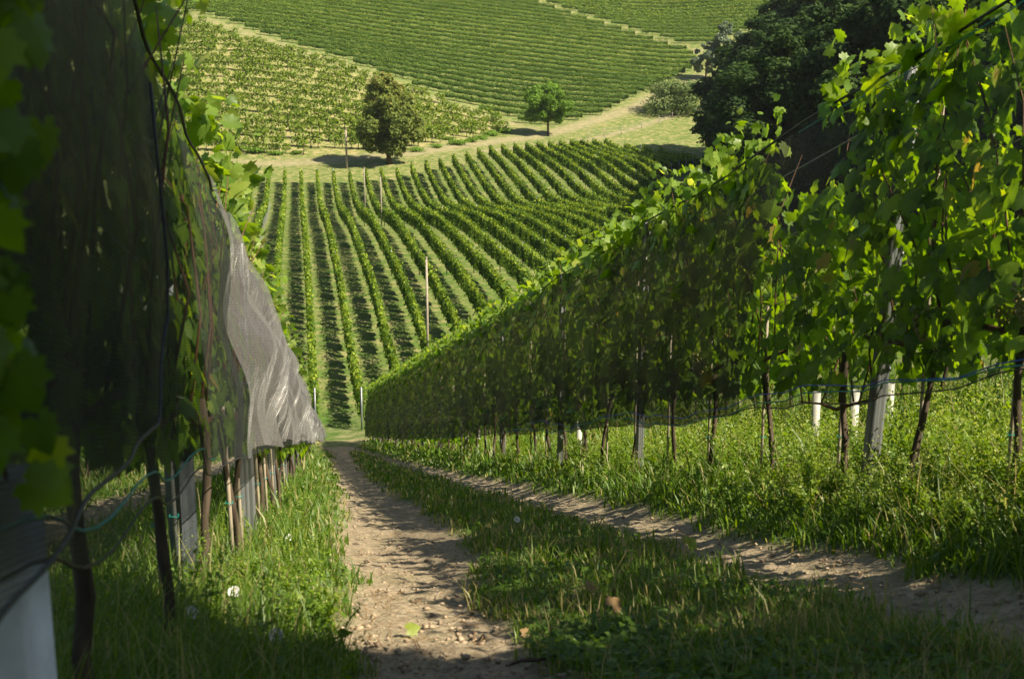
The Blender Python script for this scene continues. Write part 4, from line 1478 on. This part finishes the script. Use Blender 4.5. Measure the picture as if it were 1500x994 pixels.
def stones(n):
    x, y, z, D, s = sample_near(n, 2.4, 30, 1.6)
    so = soil(x, y)
    k = rng.random(n) < so * .9 + .01
    x, y, z, D = x[k], y[k], z[k], D[k]
    n = len(x)
    oc = np.array([(1, 0, 0), (0, 1, 0), (-1, 0, 0), (0, -1, 0), (0, 0, 1), (0, 0, -1), (.7, .7, .3), (-.6, .6, .5)])
    fc = np.array([(0, 6, 4), (6, 1, 4), (1, 7, 4), (7, 2, 4), (2, 3, 4), (3, 0, 4), (0, 5, 6), (6, 5, 1), (1, 5, 7), (7, 5, 2), (2, 5, 3), (3, 5, 0)])
    size = rng.gamma(1.6, .0042, n) + .002
    size = np.minimum(size, .016)
    a = rng.random(n) * 6.28
    sc = np.stack([size * rng.uniform(.7, 1.4, n), size * rng.uniform(.7, 1.4, n), size * rng.uniform(.4, .9, n)], -1)
    v = oc[None] * sc[:, None, :] * rng.uniform(.75, 1.2, (n, 8, 1))
    c, s_ = np.cos(a)[:, None], np.sin(a)[:, None]
    v = np.stack([v[..., 0] * c - v[..., 1] * s_, v[..., 0] * s_ + v[..., 1] * c, v[..., 2]], -1)
    # ground mesh has its own relief: sit the stones on it
    zz = z - .035 * soil(x, y) + .006
    v = v + np.stack([x, y, zz], -1)[:, None]
    o = np.arange(n)[:, None, None] * 8
    m = MB().add(v.reshape(-1, 3), (fc[None] + o).reshape(-1, 3), .5)
    ob = m.build('track_stones', M['stone']); tag(ob, 'small stones and crumbs of earth in the wheel ruts', 'stones', kind='stuff')
    # straw and twig litter
    k2 = 5000
    x, y, z, D, s = sample_near(k2, 2.4, 22, 1.5)
    keep = (rng.random(k2) < .15 + .5 * soil(x, y))
    x, y, z = x[keep], y[keep], z[keep]; k2 = len(x)
    a = rng.random(k2) * 6.28; l = rng.uniform(.015, .06, k2); w = .0018
    zz = z - .035 * soil(x, y) + .016
    P = np.stack([x, y, zz], -1); d = np.stack([np.cos(a), np.sin(a), rng.normal(size=k2) * .15], -1) * l[:, None]; e = np.stack([-np.sin(a), np.cos(a), 0 * a], -1) * w
    v = np.stack([P - d - e, P + d - e, P + d + e, P - d + e], 1).reshape(-1, 3)
    ob = MB().add(v, (np.arange(k2)[:, None] * 4 + np.arange(4)[None]), rng.random(len(v))).build('straw_litter', M['dry_leaf'])
    tag(ob, 'scattered dry stalks lying on the wheel ruts', 'straw', kind='stuff')


stones(9000)


def near_pt(u, v):
    D = np.linspace(2.2, 50, 4000)
    p = pix(u, v, D)
    h = p[:, 2] - ground_z(p[:, 0], p[:, 1])
    i = int(np.argmax(h <= 0))
    q = p[i]
    return float(q[0]), float(q[1]), float(q[2])


def small_leaf(u, v, size, label, tilt, name='fallen_leaf', mat='dry_leaf', up=.03):
    b = near_pt(u, v)
    P = np.zeros((1, 3)); r = np.random.default_rng(int(u))
    vv, f, a = cards(P, np.array([[math.sin(tilt) * .5, -.5, .8]]), np.array([[math.cos(tilt), math.sin(tilt), .2]]), size, LEAF[0], LEAF[1], .8)
    o = MB().add(vv, f, a).build(name, M[mat]); o.location = (b[0], b[1], b[2] + up)
    tag(o, label, 'leaf', 'fallen vine leaves on the track')


small_leaf(895, 907, .065, 'curled dry brown leaf in the shaded grass of the middle strip', 1.0, up=.05)
small_leaf(868, 880, .05, 'pale dry leaf above the curled brown leaf', 2.2, up=.05)
small_leaf(596, 925, .055, 'faded green vine leaf lying on the shaded left rut', .3, mat='young_leaf', up=.01)
small_leaf(1006, 800, .09, 'yellow leaf lying on the right rut', .8, mat='young_leaf', up=.01)
small_leaf(775, 935, .035, 'small tan leaf at the edge of the shaded left rut', 2.8, up=.02)


def flower(u, v, h, label):
    b = near_pt(u, v)
    o = empty('bindweed_flower', b, label, 'flower', 'white bindweed flowers in the left verge')
    n = 14
    a = np.arange(n) * 2 * np.pi / n
    rings = []
    for rr, zz in ((.003, 0), (.008, .018), (.016, .03), (.022, .036)):
        rings.append(np.stack([np.cos(a) * rr, np.sin(a) * rr, zz + .002 * np.sin(a * 5) * (rr > .02)], -1))
    V = np.concatenate(rings)
    i = (np.arange(3)[:, None] * n + np.arange(n)[None]).ravel(); j = (np.arange(3)[:, None] * n + (np.arange(n)[None] + 1) % n).ravel()
    c = MB().add(V, np.stack([i, j, j + n, i + n], -1)).build('petals', M['petal'], o, True)
    c.location = (0, 0, h); c.rotation_euler = (.9, .3, 0)
    v_, f = tube([(0, 0, -.02), (.01, 0, h * .5), (0, 0, h)], .0018, 5); MB().add(v_, f).build('stem', M['grass'], o)


for u, v, h, lab in [(283, 940, .09, 'largest white bindweed flower, in the shaded grass of the left verge'),
                     (265, 985, .05, 'white bindweed flower closest to the bottom edge, below the largest one'),
                     (345, 900, .08, 'white bindweed flower to the right of the largest one'),
                     (405, 955, .05, 'white bindweed flower nearest the left rut in the shade'),
                     (424, 800, .05, 'white bindweed flower higher up the left verge beside the dry patch'),
                     (756, 772, .05, 'tiny white flower in the grass between the two ruts')]:
    flower(u, v, h, lab)

# fallen twig
b = near_pt(740, 975)
m = MB(); v, f = tube([(0, 0, .0), (.05, .015, .012), (.10, .02, .01), (.15, .045, .012), (.19, .05, .008)], [.004, .006, .006, .005, .003], 7); m.add(v, f)
v, f = tube([(.10, .02, .012), (.12, .0, .03)], [.003, .0015], 5); m.add(v, f)
tw = m.build('fallen_twig', M['bark']); tw.location = b; tag(tw, 'dark twig lying on the shaded left rut at the bottom', 'twig')


# white grow tubes round young plants
def guard(u, D, h, label, rad=.032):
    x = (u - 750) / F * D
    y = D * CP - .8
    for _ in range(3):
        z = fore_or_far(x, y); y = (D + z * SP) / CP
    n = 12; a = np.arange(n) * 2 * np.pi / n
    V = np.concatenate([np.stack([np.cos(a) * q, np.sin(a) * q, 0 * a + zz], -1) for q, zz in ((rad, -.05), (rad, h), (rad * .86, h), (rad * .86, .1))])
    i = (np.arange(3)[:, None] * n + np.arange(n)[None]).ravel(); j = (np.arange(3)[:, None] * n + (np.arange(n)[None] + 1) % n).ravel()
    o = MB().add(V, np.stack([i, j, j + n, i + n], -1)).build('plant_guard', M['plastic_white'], None, True)
    o.location = (x, y, z); tag(o, label, 'plant guard', 'white plant guards in the weeds')


guard(1192, 9.6, .50, 'white plant guard in the weeds between two trunks right of the tall weeds')
guard(1298, 9.0, .50, 'white plant guard just right of the leaning steel post')
guard(1247, 8.6, .50, 'white plant guard just left of the leaning steel post')
guard(735, 19.5, .5, 'white plant guard under the far part of the dark net')
guard(701, 23.0, .5, 'farthest white plant guard, leftmost under the dark net')
guard(848, 14.8, .45, 'white plant guard in front of the tall feathery weeds')


# ------------------------------------------------------------------ thin summer haze
def haze(density):
    zs = [o.location.z for o in scene.objects]
    gr = bpy.data.objects['ground'].data
    co = np.empty(len(gr.vertices) * 3, np.float32); gr.vertices.foreach_get('co', co); co = co.reshape(-1, 3)
    lo, hi = co[:, 2].min() - 1.5, max(co[:, 2].max(), 40) + 4
    print('haze box', lo, hi)
    v, f = boxv((0, 0, (lo + hi) / 2), (1500, 1500, hi - lo))
    m, N, L = new_mat('haze')
    p = N.new('ShaderNodeVolumePrincipled'); p.inputs['Color'].default_value = (.80, .88, .92, 1)
    p.inputs['Density'].default_value = density; p.inputs['Anisotropy'].default_value = .2
    o = N.new('ShaderNodeOutputMaterial'); L.new(p.outputs[0], o.inputs['Volume'])
    ob = MB().add(v, f).build('haze', m); tag(ob, kind='stuff')


haze(.00009)
